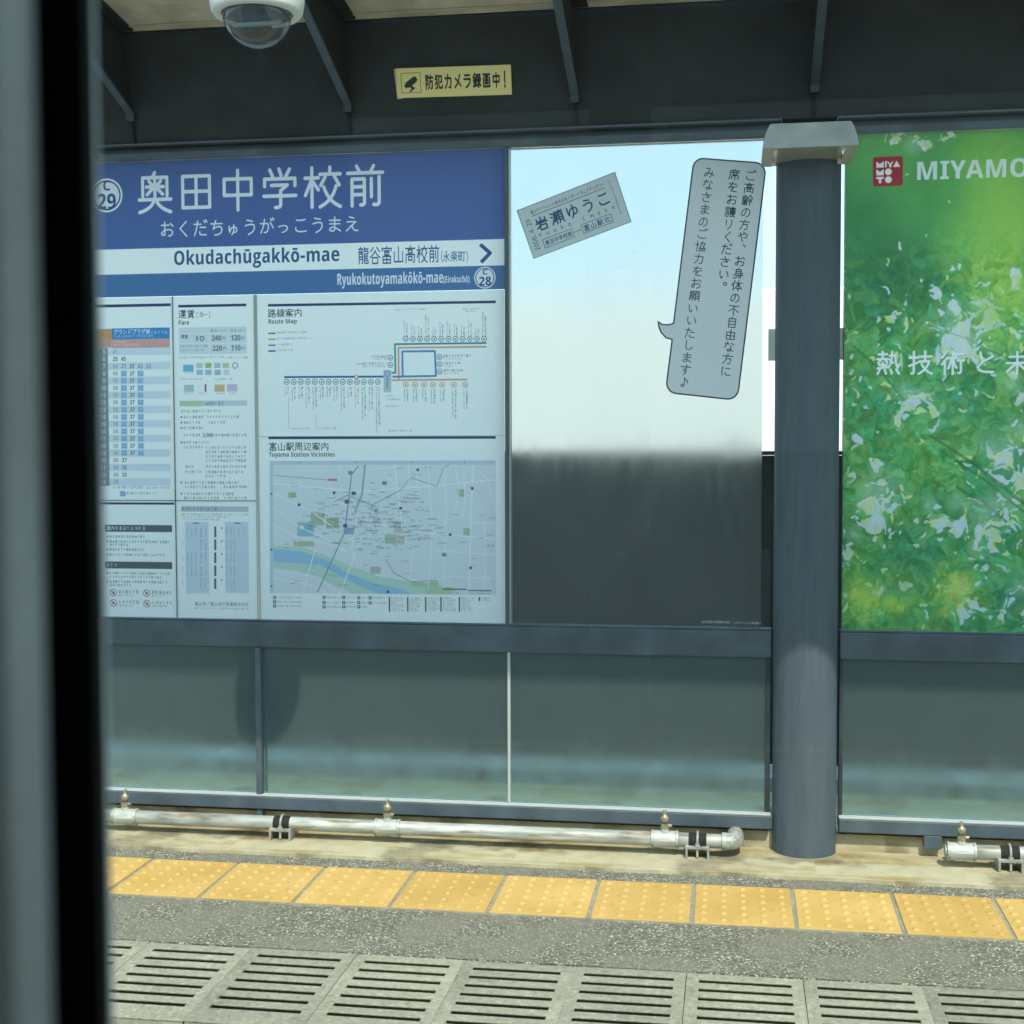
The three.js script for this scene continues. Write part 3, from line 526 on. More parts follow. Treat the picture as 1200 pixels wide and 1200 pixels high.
// ---------------------------------------------------------------- station name board
{
  const t = thing('station_name_board', 'blue station name board with white lettering above the information sheets', 'sign', [-1.0, 1.957, WZ]);
  const p = new Print(-2.02, -0.0665, 1.9575, 2.4445, WZ, 1000);
  p.fill('#5069a4');
  const [, a] = p.q(590, 280), [, b] = p.q(590, 311);
  p.c.fillStyle = PAPER; p.c.fillRect(0, a, 4000, b - a);
  p.c.fillStyle = '#4d76a8'; p.c.fillRect(0, b, 4000, 400);
  const W = '#e6eaf2';
  p.disc(125, 229, 18.6, W); p.disc(125, 229, 15.6, W, '#3a4f86', 1.6);
  p.en('C', 120, 217.5, 10, 15, '#38507f'); p.en('29', 113.5, 236.5, 23, 23, '#38507f');
  p.jp('奥田中学校前', 160, 226.6, 43, 46, 47.9, W, 8.6);
  p.jp('おくだちゅうがっこうまえ', 187.5, 269, 16.6, 17.6, 19.25, W, 9);
  p.en('Okudachūgakkō-mae', 203, 302.4, 192, 21.5, '#3b5d8c');
  p.jp('龍谷富山高校前', 419.5, 299.6, 12.8, 20, 13.65, '#35588a', 8);
  p.jp('(', 514.5, 300.6, 6, 13, 6, '#35588a', 9); p.jp('永楽町', 519, 300.6, 8.6, 12.6, 9, '#35588a', 8); p.jp(')', 545, 300.6, 6, 13, 6, '#35588a', 9);
  p.line([[563, 286.5], [574.5, 296.5], [564, 307.5]], 4.2, '#35588a');
  p.en('Ryukokutoyamakōkō-mae', 394.5, 327.6, 124, 17.5, W); p.en('(Eirakuchō)', 519.5, 327.6, 31, 10.5, W);
  p.disc(568.4, 325.4, 12.6, W); p.disc(568.4, 325.4, 10.6, W, '#3a4f86', 1); p.en('C', 565, 318.6, 6.6, 9, '#38507f'); p.en('28', 561, 329.4, 15, 14, '#38507f');
  p.mesh('printed_panel', t);
}
// ---------------------------------------------------------------- information sheets
const board = thing('information_board', 'pale information board of timetable, fare and notice sheets under the blue sign', 'notice board', [-1.3, 0.782, WZ]);
{
  const p = new Print(-2.02, -1.2915, 1.2155, 1.956, WZ, 1100); p.fill(PAPER);       // timetable
  p.rect(60, 358.3, 138, 3, RULE);
  p.rect(70, 386.5, 60, 12, '#d39a68'); p.rect(130.5, 385, 67.7, 12.2, '#3f8fc9'); p.jp('グランドプラザ前', 133, 389.3, 4.9, 5.6, 5.4, '#eef4fa', 11); p.tiny(177, 389.5, 19, 4, '#e6eef5'); p.tiny(133, 394.3, 46, 3, '#dfeaf3');
  p.rect(70, 398, 60, 9.6, '#c9a08e'); p.rect(130.5, 397.7, 67.9, 9.8, '#d8a6a2'); p.tiny(133, 401, 14, 3, '#f4eceb'); p.tiny(133, 404.4, 30, 3, '#f4eceb');
  const first = { 5: ['47'], 6: ['25', '45'], 7: ['04', '21', '37', '43', '52'], 20: ['08', '37'], 21: ['08', '38'], 22: ['08', '38'], 23: ['08'] };
  for (let h = 5; h <= 23; h++) {
    const y = 408.2 + (h - 5) * 8.47;
    if (h % 2) p.rect(126, y, 73, 8, '#d9e4ee');
    p.rect(112.5 + (h - 5) * 0.12, y, 13.6, 8.2, '#82939a'); p.en(String(h), h < 10 ? 120 : 117, y + 4.3, h < 10 ? 3.6 : 7, 6.6, '#e9eef0');
    const ms = first[h] ?? ['08', '22', '37', '52'];
    ms.forEach((m, i) => { const x = 132 + i * 9.75 + (h - 5) * 0.05; if (!first[h] && (m === '22' || m === '52')) p.rect(x - 0.6, y + 0.6, 7.4, 7, '#b8d6ee'); p.en(m, x, y + 4.2, 6, 6.2, i === 0 && h !== 6 ? '#aab6ba' : m === '37' || h === 6 ? '#5b666b' : '#6f92b4'); });
  }
  for (const [x, y, w] of [[132, 571.5, 6], [142, 571.3, 24], [172, 571.6, 25], [148, 578, 36]]) p.tiny(x, y, w, 3, '#7e8a90');
  p.rect(140.5, 575.5, 6.5, 6, '#8fbcdc');
  p.mesh('timetable_sheet', board);
}
{
  const p = new Print(-2.02, -1.2915, 0.783, 1.2135, WZ, 1100); p.fill(PAPER);       // notices
  p.rect(60, 588.5, 142, 2.2, RULE);
  p.rect(122.8, 615, 78, 7.6, '#5d676c'); p.jp('車内', 125, 618.9, 4.4, 5, 4.9, '#eef2f2', 11); p.tiny(135, 618.9, 36, 4.6, '#eef2f2');
  p.rect(123, 658, 78, 7.6, '#5d676c'); p.tiny(125, 661.9, 12, 4.6, '#eef2f2');
  for (const [y, w] of [[628.8, 42], [634.6, 68], [638.4, 20], [644, 42], [650, 64], [671.6, 68], [676, 60], [681.6, 66], [685.6, 24]]) { p.tiny(128.5, y, w, 3.3, '#6a767a'); if (![638.4, 676, 685.6].includes(y)) p.disc(126, y, 0.9, '#4a565a'); }
  for (const [x, y] of [[132.8, 694.6], [171.8, 695.4], [133, 706.6], [172, 707.6]]) { p.disc(x, y, 3.7, null, '#c06a72', 0.8); p.line([[x - 2.4, y - 2.4], [x + 2.4, y + 2.4]], 0.8, '#c06a72'); p.rect(x - 1.2, y - 1.4, 2.4, 2.8, '#6b7478'); p.tiny(x + 6, y - 1.2, 21, 4.2, '#6a767a'); p.tiny(x + 6, y + 2.8, 16, 2, '#93a0a4'); }
  p.mesh('notice_sheet', board);
}
{
  const p = new Print(-1.2885, -0.983, 1.2155, 1.956, WZ, 1400); p.fill(PAPER);      // fares
  p.rect(209, 357.4, 79, 2.8, RULE);
  p.jp('運賃', 209, 368.4, 9, 9.4, 10, INK, 9); p.jp('[均一]', 229, 369, 4.6, 6.4, 4.7, '#6a767b', 9);
  p.en('Fare', 209, 378, 13, 7, '#5d686d');
  p.rect(209.3, 384, 79, 29.8, '#d8e3e8'); p.line([[209, 391], [289, 390.6]], 0.5, PAPER); p.line([[209, 402.6], [289, 402.2]], 0.5, PAPER); p.line([[245, 391], [245.4, 414]], 0.5, PAPER); p.line([[267.5, 384], [267.8, 413]], 0.5, PAPER);
  p.jp('大人', 247, 387.2, 3.8, 4, 4.1, '#66727a', 10); p.jp('小人', 270, 387.2, 3.8, 4, 4.1, '#66727a', 10); p.tiny(257, 387.4, 8, 2.4, '#7b878d'); p.tiny(279, 387.4, 8, 2.4, '#7b878d');
  p.jp('運賃', 212, 394.6, 4, 4.4, 4.3, '#66727a', 10); p.rect(230, 393.6, 1.6, 5.6, '#56636a'); p.disc(236.6, 396.6, 2.2, null, '#56636a', 1.1);
  p.en('240', 248, 396.2, 11.6, 8.2, '#616d73'); p.jp('円', 260.6, 396.6, 3.6, 4, 4, '#7b878d', 10); p.en('120', 270.6, 396, 11.4, 8.2, '#525e64'); p.jp('円', 283, 396.4, 3.6, 4, 4, '#7b878d', 10);
  p.tiny(211.5, 406, 32, 3, '#77838a'); p.tiny(211.5, 410.6, 28, 2.4, '#77838a');
  p.en('220', 249, 408, 11.6, 8.2, '#616d73'); p.jp('円', 261.4, 408.2, 3.6, 4, 4, '#7b878d', 10); p.en('110', 270.8, 407.8, 11.4, 8.2, '#525e64'); p.jp('円', 283.2, 408.2, 3.6, 4, 4, '#7b878d', 10);
  p.tiny(210, 419.2, 52, 3, '#7e8a90'); p.tiny(264, 419.2, 24, 3, '#8d989d');
  p.rect(214.6, 427.4, 12, 7.8, '#76bfd2'); p.tiny(217, 436.8, 8, 2, '#8d989d');
  [['#c8d4c0', 230], ['#a9c08e', 240.4], ['#b9cbd2', 251], ['#c2d5a6', 261]].forEach(([k, x]) => p.rect(x, 425.4, 7.4, 5.6, k)); [['#b4c6da', 230.4], ['#9fc2e2', 240.6], ['#a8bccb', 251.4], ['#d3dde2', 261.8]].forEach(([k, x]) => p.rect(x, 433.4, 7.2, 5.8, k)); p.disc(275.6, 428.4, 3, null, '#86949c', 1);
  p.tiny(210, 444.4, 27, 2.8, '#7e8a90'); p.tiny(251, 444.4, 21, 2.8, '#8d989d');
  p.rect(215.6, 451, 11.6, 7.8, '#bccbd2'); p.rect(231, 451, 9, 7.8, '#f4f6f6'); p.rect(240, 450.4, 1.8, 8.4, '#8a4a58'); p.rect(251.4, 450.8, 11.8, 8, '#e0b88c'); p.rect(266, 450.4, 12, 8, '#d4c3dc');
  for (const x of [217, 233, 254, 268]) p.tiny(x, 461, 8, 2, '#8d989d');
  p.rect(210.4, 469.8, 78.6, 6, '#c9d8e0'); p.rect(210.4, 469.8, 28, 6, '#bcd3b4'); p.tiny(240, 472.8, 20, 4, '#55656e');
  for (const [x, y, w] of [[212, 482, 48], [215, 488.8, 62], [215, 495.2, 20], [244, 495, 20], [215, 501.6, 22], [215, 510, 20], [252, 510, 37], [215, 518.6, 28], [215, 524, 22], [241, 524.6, 48], [241, 529.8, 48], [241, 535, 48], [241, 540, 48], [217, 546.8, 9], [241, 546.8, 46], [217, 553, 20], [241, 553, 42], [241, 558, 24], [216, 565.6, 62], [216, 570.6, 36], [262, 570.6, 27], [216, 578.6, 56], [216, 583.6, 38], [262, 583.6, 27]]) p.tiny(x, y, w, 3.5, '#69757a');
  p.en('2,000', 237.4, 510, 13, 5.6, '#5d696f'); for (const y of [488.8, 495.2, 501.6, 518.6, 565.6, 578.6]) p.disc(212.6, y, 1, '#4a565a');
  p.mesh('fare_sheet', board);
}
{
  const p = new Print(-1.2885, -0.983, 0.783, 1.2135, WZ, 1400); p.fill(PAPER);      // transfers
  p.rect(212, 593.2, 78.6, 6, '#bccad4'); p.tiny(213.6, 596.2, 40, 4.2, '#66727a');
  for (const [y, w] of [[602.6, 78], [605.4, 56], [608.6, 44]]) p.tiny(212.4, y, w, 2.3, '#87949a');
  p.rect(216.6, 611.4, 27.6, 80, '#d4dfec'); p.rect(263.4, 611.4, 27.6, 80, '#d4dfec'); p.rect(226, 612.6, 7, 1.2, '#6a767b'); p.rect(275, 612.6, 7, 1.2, '#6a767b');
  for (let k = 0; k < 5; k++) {
    const y = 617 + k * 15.2; p.rect(251, y, 2.4, 12, '#5d6a70'); p.tinyV(214.4, y, 9, 1.6, '#9aa6ac'); p.disc(260, y + 2, 1, '#8b989e');
    for (const [i, x] of [220, 224.6, 229.4, 235.6, 240.8].entries()) if (i > 2 || k % 3 !== 1) p.tinyV(x, y, 11, 2, i === 3 ? '#6a7b92' : '#8b99aa');
    for (const [i, x] of [266, 270.6, 274.6, 280, 286].entries()) if (i < 3 || k === 0) p.tinyV(x, y, 11, 2, '#8b99aa');
  }
  p.jp('富山市/富山地方鉄道株式会社', 228.4, 707.4, 4, 4.4, 4.5, '#828e92', 9); p.tiny(228.4, 712.6, 62, 2, '#8b979b');
  p.mesh('transfer_sheet', board);
}
// ---------------------------------------------------------------- maps
const maps = thing('map_board', 'pale board with a tram route map above a street map beside the tall frosted pane', 'map board', [-0.52, 0.782, WZ]);
{
  const p = new Print(-0.9695, -0.0675, 1.4485, 1.956, WZ, 1400); p.fill(PAPER);     // route map
  p.line([[314, 357.8], [581, 353.8]], 2.8, RULE);
  p.jp('路線案内', 314, 367.2, 9.4, 9.6, 10.2, INK, 9); p.en('Route Map', 314, 377, 34, 6.8, '#5d686d');
  [['#3f8f96', 390.6], ['#e0a07c', 397.6], ['#4f93b8', 404.6], ['#2f5f92', 411.4]].forEach(([k, y], i) => { p.rect(314.4, y - 0.8, 8.6, 1.7, k); p.tiny(325, y - 0.8, [34, 40, 18, 18][i], 2.4, '#7e8a90'); });
  const B = '#2f6a98', T = '#3f9296', O = '#dfa886', L = '#4a90c4';
  p.line([[333, 442], [450, 441.4]], 2.1, B);
  p.line([[459, 437], [463.5, 437], [462.8, 403.4], [570, 402]], 2, T); p.line([[467.4, 444.4], [467, 407.6], [570, 406.4]], 2, O); p.line([[459, 445.6], [548, 444.8]], 2, O);
  p.line([[460, 441.6], [511, 440.6], [509.6, 411.4], [471.4, 412], [472, 441]], 2.2, L);
  p.rect(449.4, 434, 9, 25, '#b8cad6'); p.disc(454, 438, 3, null, '#6e8ba0', 0.8); p.tinyV(454, 443, 12, 3, '#5d6f7c');
  const node = (x, y, k = '#6b8494') => { p.disc(x, y, 2.9, '#f2f5f4', k, 0.8); p.rect(x - 1.1, y - 0.6, 2.2, 1.6, k); };
  const len = [10, 15, 14, 23, 26, 15, 11, 16, 27, 12, 23, 38, 28, 52];
  for (let k = 0; k < 14; k++) { const x = 336 + k * 8.22; node(x, 447.6); const c = k === 10 ? '#d07a70' : '#76848c'; p.tinyV(x - 1.8, 453, len[k], 2, c); p.tinyV(x + 1.4, 453, len[k] * 0.85, 2.8, k === 10 ? '#d07a70' : '#5d6b73'); }
  p.disc(417.6, 441.6, 2, '#f4f4f2', '#d07a70', 0.8);
  const up = [18, 13, 10, 25, 10, 16, 17, 14, 12, 20, 9, 28];
  for (let k = 0; k < 12; k++) { const x = 475.4 + k * 8.35; node(x, 397.2); p.tinyV(x - 1.4, 393 - up[k], up[k], 1.9, '#7e8b93'); p.tinyV(x + 1.6, 393 - up[k] * 0.8, up[k] * 0.8, 2.6, '#62707a'); }
  [[475.6, 13], [486.4, 13], [497, 12], [507.4, 16], [518.2, 13], [532, 32], [545.4, 22]].forEach(([x, l]) => { node(x, 451, '#c79a80'); p.tinyV(x - 1.6, 456, l, 2, '#7e8b93'); p.tinyV(x + 1.8, 456, l, 2.8, '#62707a'); });
  [[515, 418.4, 30], [515.2, 427, 19], [515.4, 435.4, 23]].forEach(([x, y, w]) => { node(x, y); p.tiny(x + 4.4, y - 1.2, w, 3.4, '#62707a'); p.tiny(x + 4.4, y + 2.2, w * 0.7, 2, '#8b979d'); });
  [[457.4, 419.2, 18], [457.6, 427.6, 36]].forEach(([x, y, w]) => { node(x, y); p.tiny(x - 4.6 - w, y - 1.2, w, 3.2, '#62707a'); p.tiny(x - 4.6 - w * 0.8, y + 2, w * 0.8, 2, '#8b979d'); });
  for (const [x, y, w] of [[463, 362.8, 36], [543, 362, 18], [545, 364.6, 12], [341, 502.4, 20], [373, 502.2, 20], [455, 505, 28], [452, 464, 8], [453, 468, 16], [452, 476, 14]]) p.tiny(x, y, w, 2.2, '#7b878d');
  p.line([[338, 466], [338.4, 503]], 0.4, '#93a0a6'); p.line([[370, 486], [370.4, 503]], 0.4, '#93a0a6');
  p.mesh('route_map_sheet', maps);
}
{
  const p = new Print(-0.9695, -0.0675, 0.783, 1.4465, WZ, 1400); p.fill(PAPER);     // street map
  p.line([[314.6, 513.2], [581, 512.6]], 2.8, '#2f4a7c');
  p.jp('富山駅周辺案内', 315, 523.4, 9.4, 9.6, 10.1, INK, 9); p.en('Toyama Station Vicinities', 315, 532.8, 77, 6.8, '#5d686d');
  const c = p.c, A = [[316, 540.2], [580.6, 539.6], [581.2, 697], [316.4, 695]];
  p.poly(A, '#c8d4e2');
  c.save(); c.beginPath(); [[320, 544.6], [580.8, 544.4], [581.2, 697], [320.4, 695]].forEach((q, i) => { const a = p.q(...q); i ? c.lineTo(...a) : c.moveTo(...a); }); c.clip();
  p.poly([[315, 540], [585, 538], [585, 700], [315, 700]], '#dfe6eb');
  // river with grassed banks
  p.poly([[316, 640], [355, 641], [385, 652], [414, 665], [445, 675], [480, 682], [530, 688], [545, 700], [420, 700], [400, 690], [370, 676], [345, 668], [316, 666]], '#c3ddcf');
  p.poly([[316, 643], [352, 646], [385, 657], [408, 672], [440, 684], [470, 690], [486, 698], [448, 698], [424, 688], [400, 676], [375, 662], [345, 660], [316, 658]], '#9fc8e6');
  for (const [x, y, w, h, k] of [[338, 577, 9, 6, '#9fc79c'], [348, 612, 20, 16, '#9cc3d8'], [364, 601, 16, 14, '#b4c4a6'], [382, 607, 15, 12, '#b6b9ac'], [536, 573, 8, 9, '#a5cc9c'], [543, 619, 8, 10, '#a5cc9c'], [451, 626, 14, 11, '#b5cdb2'], [344, 634, 24, 6, '#b9c6ae'], [482, 681, 32, 6, '#b3cfb4'], [499, 688, 30, 8, '#b9d2b4'], [462, 612, 10, 12, '#c2ccc0'], [466, 628, 8, 10, '#d3c9ba'], [434, 664, 12, 8, '#c4bdb2'], [404, 618, 12, 8, '#9fb4d2']]) p.rect(x, y, w, h, k);
  const R = '#f2f5f7', road = (w, ...pts) => p.line(pts, w, R);
  road(1.6, [316, 566], [420, 576], [500, 570], [584, 562]); road(1.5, [462, 542], [468, 590], [472, 625]); road(1.1, [488, 542], [490, 590]); road(1.2, [478, 542], [480, 566]); road(1, [501, 542], [507, 620], [502, 690]); road(1.6, [555, 542], [552, 600], [550, 690], [548, 700]); road(1, [521, 542], [523, 600], [520, 690]); road(1, [533, 540], [538, 575], [533, 600]); road(1, [543, 540], [545, 590], [541, 610]);
  road(1.2, [316, 576], [366, 600], [400, 625]); road(1, [316, 592], [352, 618], [384, 632], [416, 652]); road(1, [316, 612], [345, 628], [392, 640], [416, 652]); road(1.2, [370, 642], [354, 696]); road(1.2, [424, 628], [400, 692]); road(1.3, [474, 622], [520, 626], [584, 632]); road(1, [510, 645], [584, 651]); road(1, [316, 668], [372, 676], [400, 696]); road(1, [316, 676], [366, 686], [388, 698]);
  road(1, [398, 542], [398, 564]); road(1, [405, 544], [420, 552]); road(1, [435, 550], [470, 546]); road(1, [448, 552], [466, 572]); road(1, [555, 548], [570, 560], [580, 590]); road(0.9, [552, 613], [584, 613]); road(0.9, [568, 613], [568, 690]); road(1, [420, 664], [412, 644], [420, 600]); road(0.9, [484, 640], [480, 676]); road(1.1, [440, 674], [500, 682], [524, 676], [584, 678]);
  for (let k = 0; k < 46; k++) { const x = rnd(322, 578), y = rnd(546, 636), v = rnd() < 0.5; p.line(v ? [[x, y], [x + rnd(-3, 3), y + rnd(10, 40)]] : [[x, y], [x + rnd(14, 50), y + rnd(-2, 4)]], 0.45, '#e6ebf0'); }
  for (let k = 0; k < 30; k++) { const x = rnd(430, 578), y = rnd(620, 676); p.line(rnd() < 0.5 ? [[x, y], [x + 1, y + 12]] : [[x, y], [x + 18, y + 1]], 0.4, '#e3e9ee'); }
  p.line([[372, 694], [404, 624], [412, 556], [420, 546]], 1.5, '#9aa6b2'); p.line([[416, 600], [424, 580], [428, 544]], 2.4, '#aab6c4'); p.line([[392, 588], [408, 580], [436, 592], [470, 574], [476, 566]], 0.9, '#97a5b4'); p.line([[452, 655], [462, 672], [482, 682], [512, 680]], 0.9, '#97a5b4'); p.line([[476, 566], [482, 560], [512, 570], [520, 548], [530, 543]], 0.8, '#9daab6'); p.line([[320, 557], [390, 563]], 0.8, '#9daab6');
  for (let k = 0; k < 210; k++) { const a = rnd(0, 6.28), r = Math.pow(rnd(), 0.7), x = 436 + Math.cos(a) * r * 82, y = 611 + Math.sin(a) * r * 38; p.tiny(x, y, rnd(3, 11), rnd(1.4, 2.4), rnd() < 0.25 ? '#5b666c' : '#77848c'); }
  for (let k = 0; k < 60; k++) p.tiny(rnd(322, 576), rnd(546, 690), rnd(3, 10), 1.8, '#828f98');
  for (const [x, y] of [[390, 576], [468, 594], [552, 571], [488, 549], [526, 625], [550, 664], [349, 590], [453, 692]]) p.rect(x, y, 3, 3, '#46597a');
  for (const [x, y, k] of [[404, 586, '#586f63'], [412, 576, '#5a6a72'], [402, 614, '#4a6a9a'], [408, 630, '#f0f2f2'], [448, 613, '#f0f2f2'], [351, 616, '#f0f2f2'], [408, 552, '#8a9a84'], [448, 564, '#7d8d98'], [518, 648, '#7d8d98'], [438, 596, '#9aa9b8']]) p.rect(x, y, 5, 4, k);
  p.rect(385, 561, 10, 2.6, '#d88a88'); p.disc(568.6, 680, 5, null, '#f2f5f7', 0.8); p.line([[563, 680.2], [574, 680.2]], 0.8, '#f2f5f7'); p.line([[568.6, 674], [568.6, 686]], 0.8, '#f2f5f7');
  p.line([[519, 690.4], [547, 690.6]], 1.2, '#505c66'); p.line([[548, 692], [576, 692.4]], 1.2, '#505c66'); p.tiny(548, 695.4, 28, 1.6, '#77848c');
  c.restore();
  for (const [x, y] of [[351, 542.2], [416, 542], [482, 541.8], [544, 541.6]]) p.rect(x, y - 1, 0.8, 2, '#55656e'); for (const y of [577.6, 643, 686]) p.rect(317, y, 2, 2, '#55656e');
  for (const [x, ys, w] of [[320, [700, 705, 710], 30], [378, [700, 706, 711], 16], [401, [700, 706, 711], 10], [418.6, [700.4, 706, 711], 8], [432, [700.4, 706.4], 14]]) for (const y of ys) { p.rect(x, y - 1.8, 3.6, 3.6, '#66727c'); p.rect(x + 1, y - 0.8, 1.6, 1.4, '#dfe6e8'); p.tiny(x + 5, y, w, 2.2, '#87939a'); }
  for (const [x, n] of [[455.6, 7], [477, 7], [498, 7], [516, 7], [537.6, 7], [561, 2]]) { p.rect(x, 699.6, 1.6, n * 2.4, '#4f5b62'); for (let k = 0; k < n; k++) p.tiny(x + 3, 700.8 + k * 2.4, rnd(9, 16), 1.6, '#8a959b'); }
  p.mesh('street_map_sheet', maps);
}
{
  // slim frames round the sheets
  lim('divider', -1.2912, -1.2888, 0.783, 1.956, -0.404, -0.397, M.steel, board);
  lim('divider', -2.02, -0.983, 1.2137, 1.2153, -0.404, -0.398, M.steel, board);
  lim('divider', -0.982, -0.9705, 0.783, 1.956, -0.404, -0.396, M.seal, board, 0.001);
  lim('divider', -0.9695, -0.0675, 1.4467, 1.4483, -0.404, -0.3985, M.seal, maps);
}

// ---------------------------------------------------------------- stickers on the tall frosted pane
const STZ = WZ - 0.0035;
function sticker(name, label, outline, res, draw, mat) {      // outline in photo pixels on the pane
  const pts = outline.map(([x, y]) => onZ(x, y, STZ)), xs = pts.map((q) => q.x), ys = pts.map((q) => q.y);
  const x0 = Math.min(...xs), x1 = Math.max(...xs), y0 = Math.min(...ys), y1 = Math.max(...ys), p = new Print(x0, x1, y0, y1, STZ, res);
  draw(p);
  const g = new THREE.ShapeGeometry(new THREE.Shape(pts.map((q) => new THREE.Vector2(q.x - x0, q.y - y0))));
  const uv = g.attributes.uv, po = g.attributes.position; for (let i = 0; i < uv.count; i++) uv.setXY(i, po.getX(i) / (x1 - x0), po.getY(i) / (y1 - y0));
  const m = part(numbered(name), g, p.film(mat), scene, x0, y0, STZ); return tag(m, label, 'sticker');
}
function arc(cx, cy, r, a0, a1, n = 8) { const o = []; for (let i = 0; i <= n; i++) { const a = (a0 + (a1 - a0) * i / n) * Math.PI / 180; o.push([cx + r * Math.cos(a), cy + r * Math.sin(a)]); } return o; }
{
  const bubble = [...arc(824, 198, 13, 186, 275), ...arc(884, 203, 13.5, 275, 366), ...arc(853, 455, 13.5, 6, 95), ...arc(793.5, 449, 13, 95, 186), [786.8, 398.5], [780, 396.5], [774, 390], [771, 382], [770.6, 375.6], [776, 379.4], [783, 379.8], [788.6, 378.4]];
  sticker('speech_bubble_sticker', 'tall speech bubble sticker with three columns of Japanese text on the frosted pane', bubble, 1600, (p) => {
    p.fill('#f6f9fd');
    p.line([...bubble, bubble[0], bubble[1]], 3.4, '#3f4c66');
    const col = (str, x0, y0, x1, y1, w, k) => { const n = [...str].length; [...str].forEach((ch, i) => { const f = n > 1 ? i / (n - 1) : 0, x = x0 + (x1 - x0) * f, y = y0 + (y1 - y0) * f, [cx, cy] = p.q(x, y), s = p.s(x, y); p.c.save(); p.c.translate(cx, cy); p.c.rotate(0.105); p.c.strokeStyle = k; glyph(p.c, ch, -w * s / 2, -w * s / 2, w * s, w * s, 8.5); p.c.restore(); }); };
    col('ご高齢の方や、お身体の不自由な方に', 879.6, 206, 850.8, 435, 12.8, '#3c4552');
    col('席をお譲りください。', 860.6, 204.6, 846.6, 336, 12.8, '#333c49');
    col('みなさまのご協力をお願いいたします♪', 831.4, 202, 801.6, 448, 12.6, '#515c68');
  }, { transmission: 0.45 });
  const card = [[605.3, 246.7], [720.7, 201.3], [740, 260], [625.3, 303.3]];
  sticker('ticket_sticker', 'tilted ticket-shaped sticker with blue lettering near the top of the frosted pane', card, 1800, (p) => {
    p.fill('#ecf5f8');
    p.line([...card, card[0]], 1.4, '#5d7884');
    const a = p.q(...card[0]), b = p.q(...card[1]), d = p.q(...card[3]), c = p.c, wd = Math.hypot(b[0] - a[0], b[1] - a[1]) / 100, ht = Math.hypot(d[0] - a[0], d[1] - a[1]) / 50;
    c.save(); c.translate(...a); c.rotate(Math.atan2(b[1] - a[1], b[0] - a[0])); c.scale(wd, ht);          // now 100 x 50 units
    const jp = (s, x, y, w, h, pt, k, lw) => { c.strokeStyle = k; [...s].forEach((ch, i) => glyph(c, ch, x + i * pt, y, w, h, lw)); };
    jp('富山ライトレール株式会社/ポートラムアテンダント', 12, 5.2, 2.7, 3.6, 3.14, '#5f7480', 10);
    c.fillStyle = '#5a717c'; c.fillRect(12, 10.4, 74, 0.6);
    jp('岩瀬ゆうこ', 12.5, 14, 12.4, 13, 15.6, '#3d5288', 11);
    c.fillStyle = '#5a6c86'; c.font = '5.6px sans-serif'; [...'Yuuko Iwase'].forEach((ch, i) => c.fillText(ch, 12 + i * 7.4, 33.2));
    c.strokeStyle = '#4f6496'; c.lineWidth = 0.5; c.strokeRect(14, 36, 30, 8.4); c.strokeRect(53, 36, 30, 8.4);
    jp('奥田中学校前', 15.4, 37.6, 4.3, 5.4, 4.6, '#4f6496', 10); jp('→', 45, 38, 7, 4.6, 7, '#43546a', 11); jp('富山駅北', 54.4, 37.2, 6, 6, 6.9, '#4f6496', 10);
    c.save(); c.translate(9.2, 44); c.rotate(-Math.PI / 2); c.font = '6.4px sans-serif'; c.fillStyle = '#4a5c74'; c.scale(1.02, 1); c.fillText('2006. 4. 29', 0, 0); c.restore();
    c.save(); c.translate(92, 6); c.rotate(Math.PI / 2); c.strokeStyle = '#8196a4'; c.lineWidth = 0.5; for (let k = 0; k < 34; k++) { c.beginPath(); c.moveTo(k, rnd(-1.2, 1.2)); c.lineTo(k + 0.7, rnd(-1.2, 1.2)); c.stroke(); } c.restore();
    c.restore();
  }, { transmission: 0.45 });
  sticker('credit_sticker', 'strip of tiny white print at the bottom corner of the frosted pane', [[821, 726], [894, 728], [894, 733], [821, 731]], 2000, (p) => { p.en('©2005 TOMYTEC', 822, 728.6, 34, 4, '#c3ccd0', ''); p.tiny(859, 729.8, 33, 3.2, '#c3ccd0'); }, { transmission: 0, transparent: true });
}
// ---------------------------------------------------------------- yellow notice on the fascia
{
  const k = 0.1 / 0.33, t = thing('camera_notice', 'yellow surveillance notice strip stuck on the dark fascia', 'sign', [-0.227, 2.661, -0.3225]);
  t.rotation.x = Math.atan(k);
  const cv = document.createElement('canvas'); cv.width = 1000; cv.height = 250; const c = cv.getContext('2d');
  c.fillStyle = '#f6e29a'; c.fillRect(0, 0, 1000, 250); c.strokeStyle = '#6e6743'; c.lineWidth = 5; c.strokeRect(42, 42, 168, 166);
  c.fillStyle = '#2e3033'; c.save(); c.translate(128, 124); c.rotate(-0.62); c.fillRect(-46, -30, 96, 52); c.fillRect(-66, -20, 22, 32); c.fillRect(-30, 22, 22, 34); c.fillRect(-58, 44, 56, 13); c.fillRect(50, -22, 12, 34); c.restore();
  c.strokeStyle = '#24282f'; [...'防犯カメラ録画中'].forEach((ch, i) => glyph(c, ch, 250 + i * 83.5, 62, 70, 122, 15)); glyph(c, '!', 908, 52, 70, 138, 17);
  const tx = new THREE.CanvasTexture(cv); tx.colorSpace = THREE.SRGBColorSpace;
  const g = new THREE.PlaneGeometry(0.4, 0.098, 16, 2), po = g.attributes.position; for (let i = 0; i < po.count; i++) po.setZ(i, 0.002 + 0.0016 * Math.sin(po.getX(i) * 24));
  g.computeVertexNormals();
  part('printed_strip', g, S({ map: tx, roughness: 0.6 }), t, 0, 0, 0.004).rotation.z = -0.012;
  part('corner_tape', new THREE.PlaneGeometry(0.02, 0.1), S({ color: lin(0.55, 0.5, 0.34), roughness: 0.4 }), t, -0.196, 0, 0.0015).rotation.z = 0.05;
}
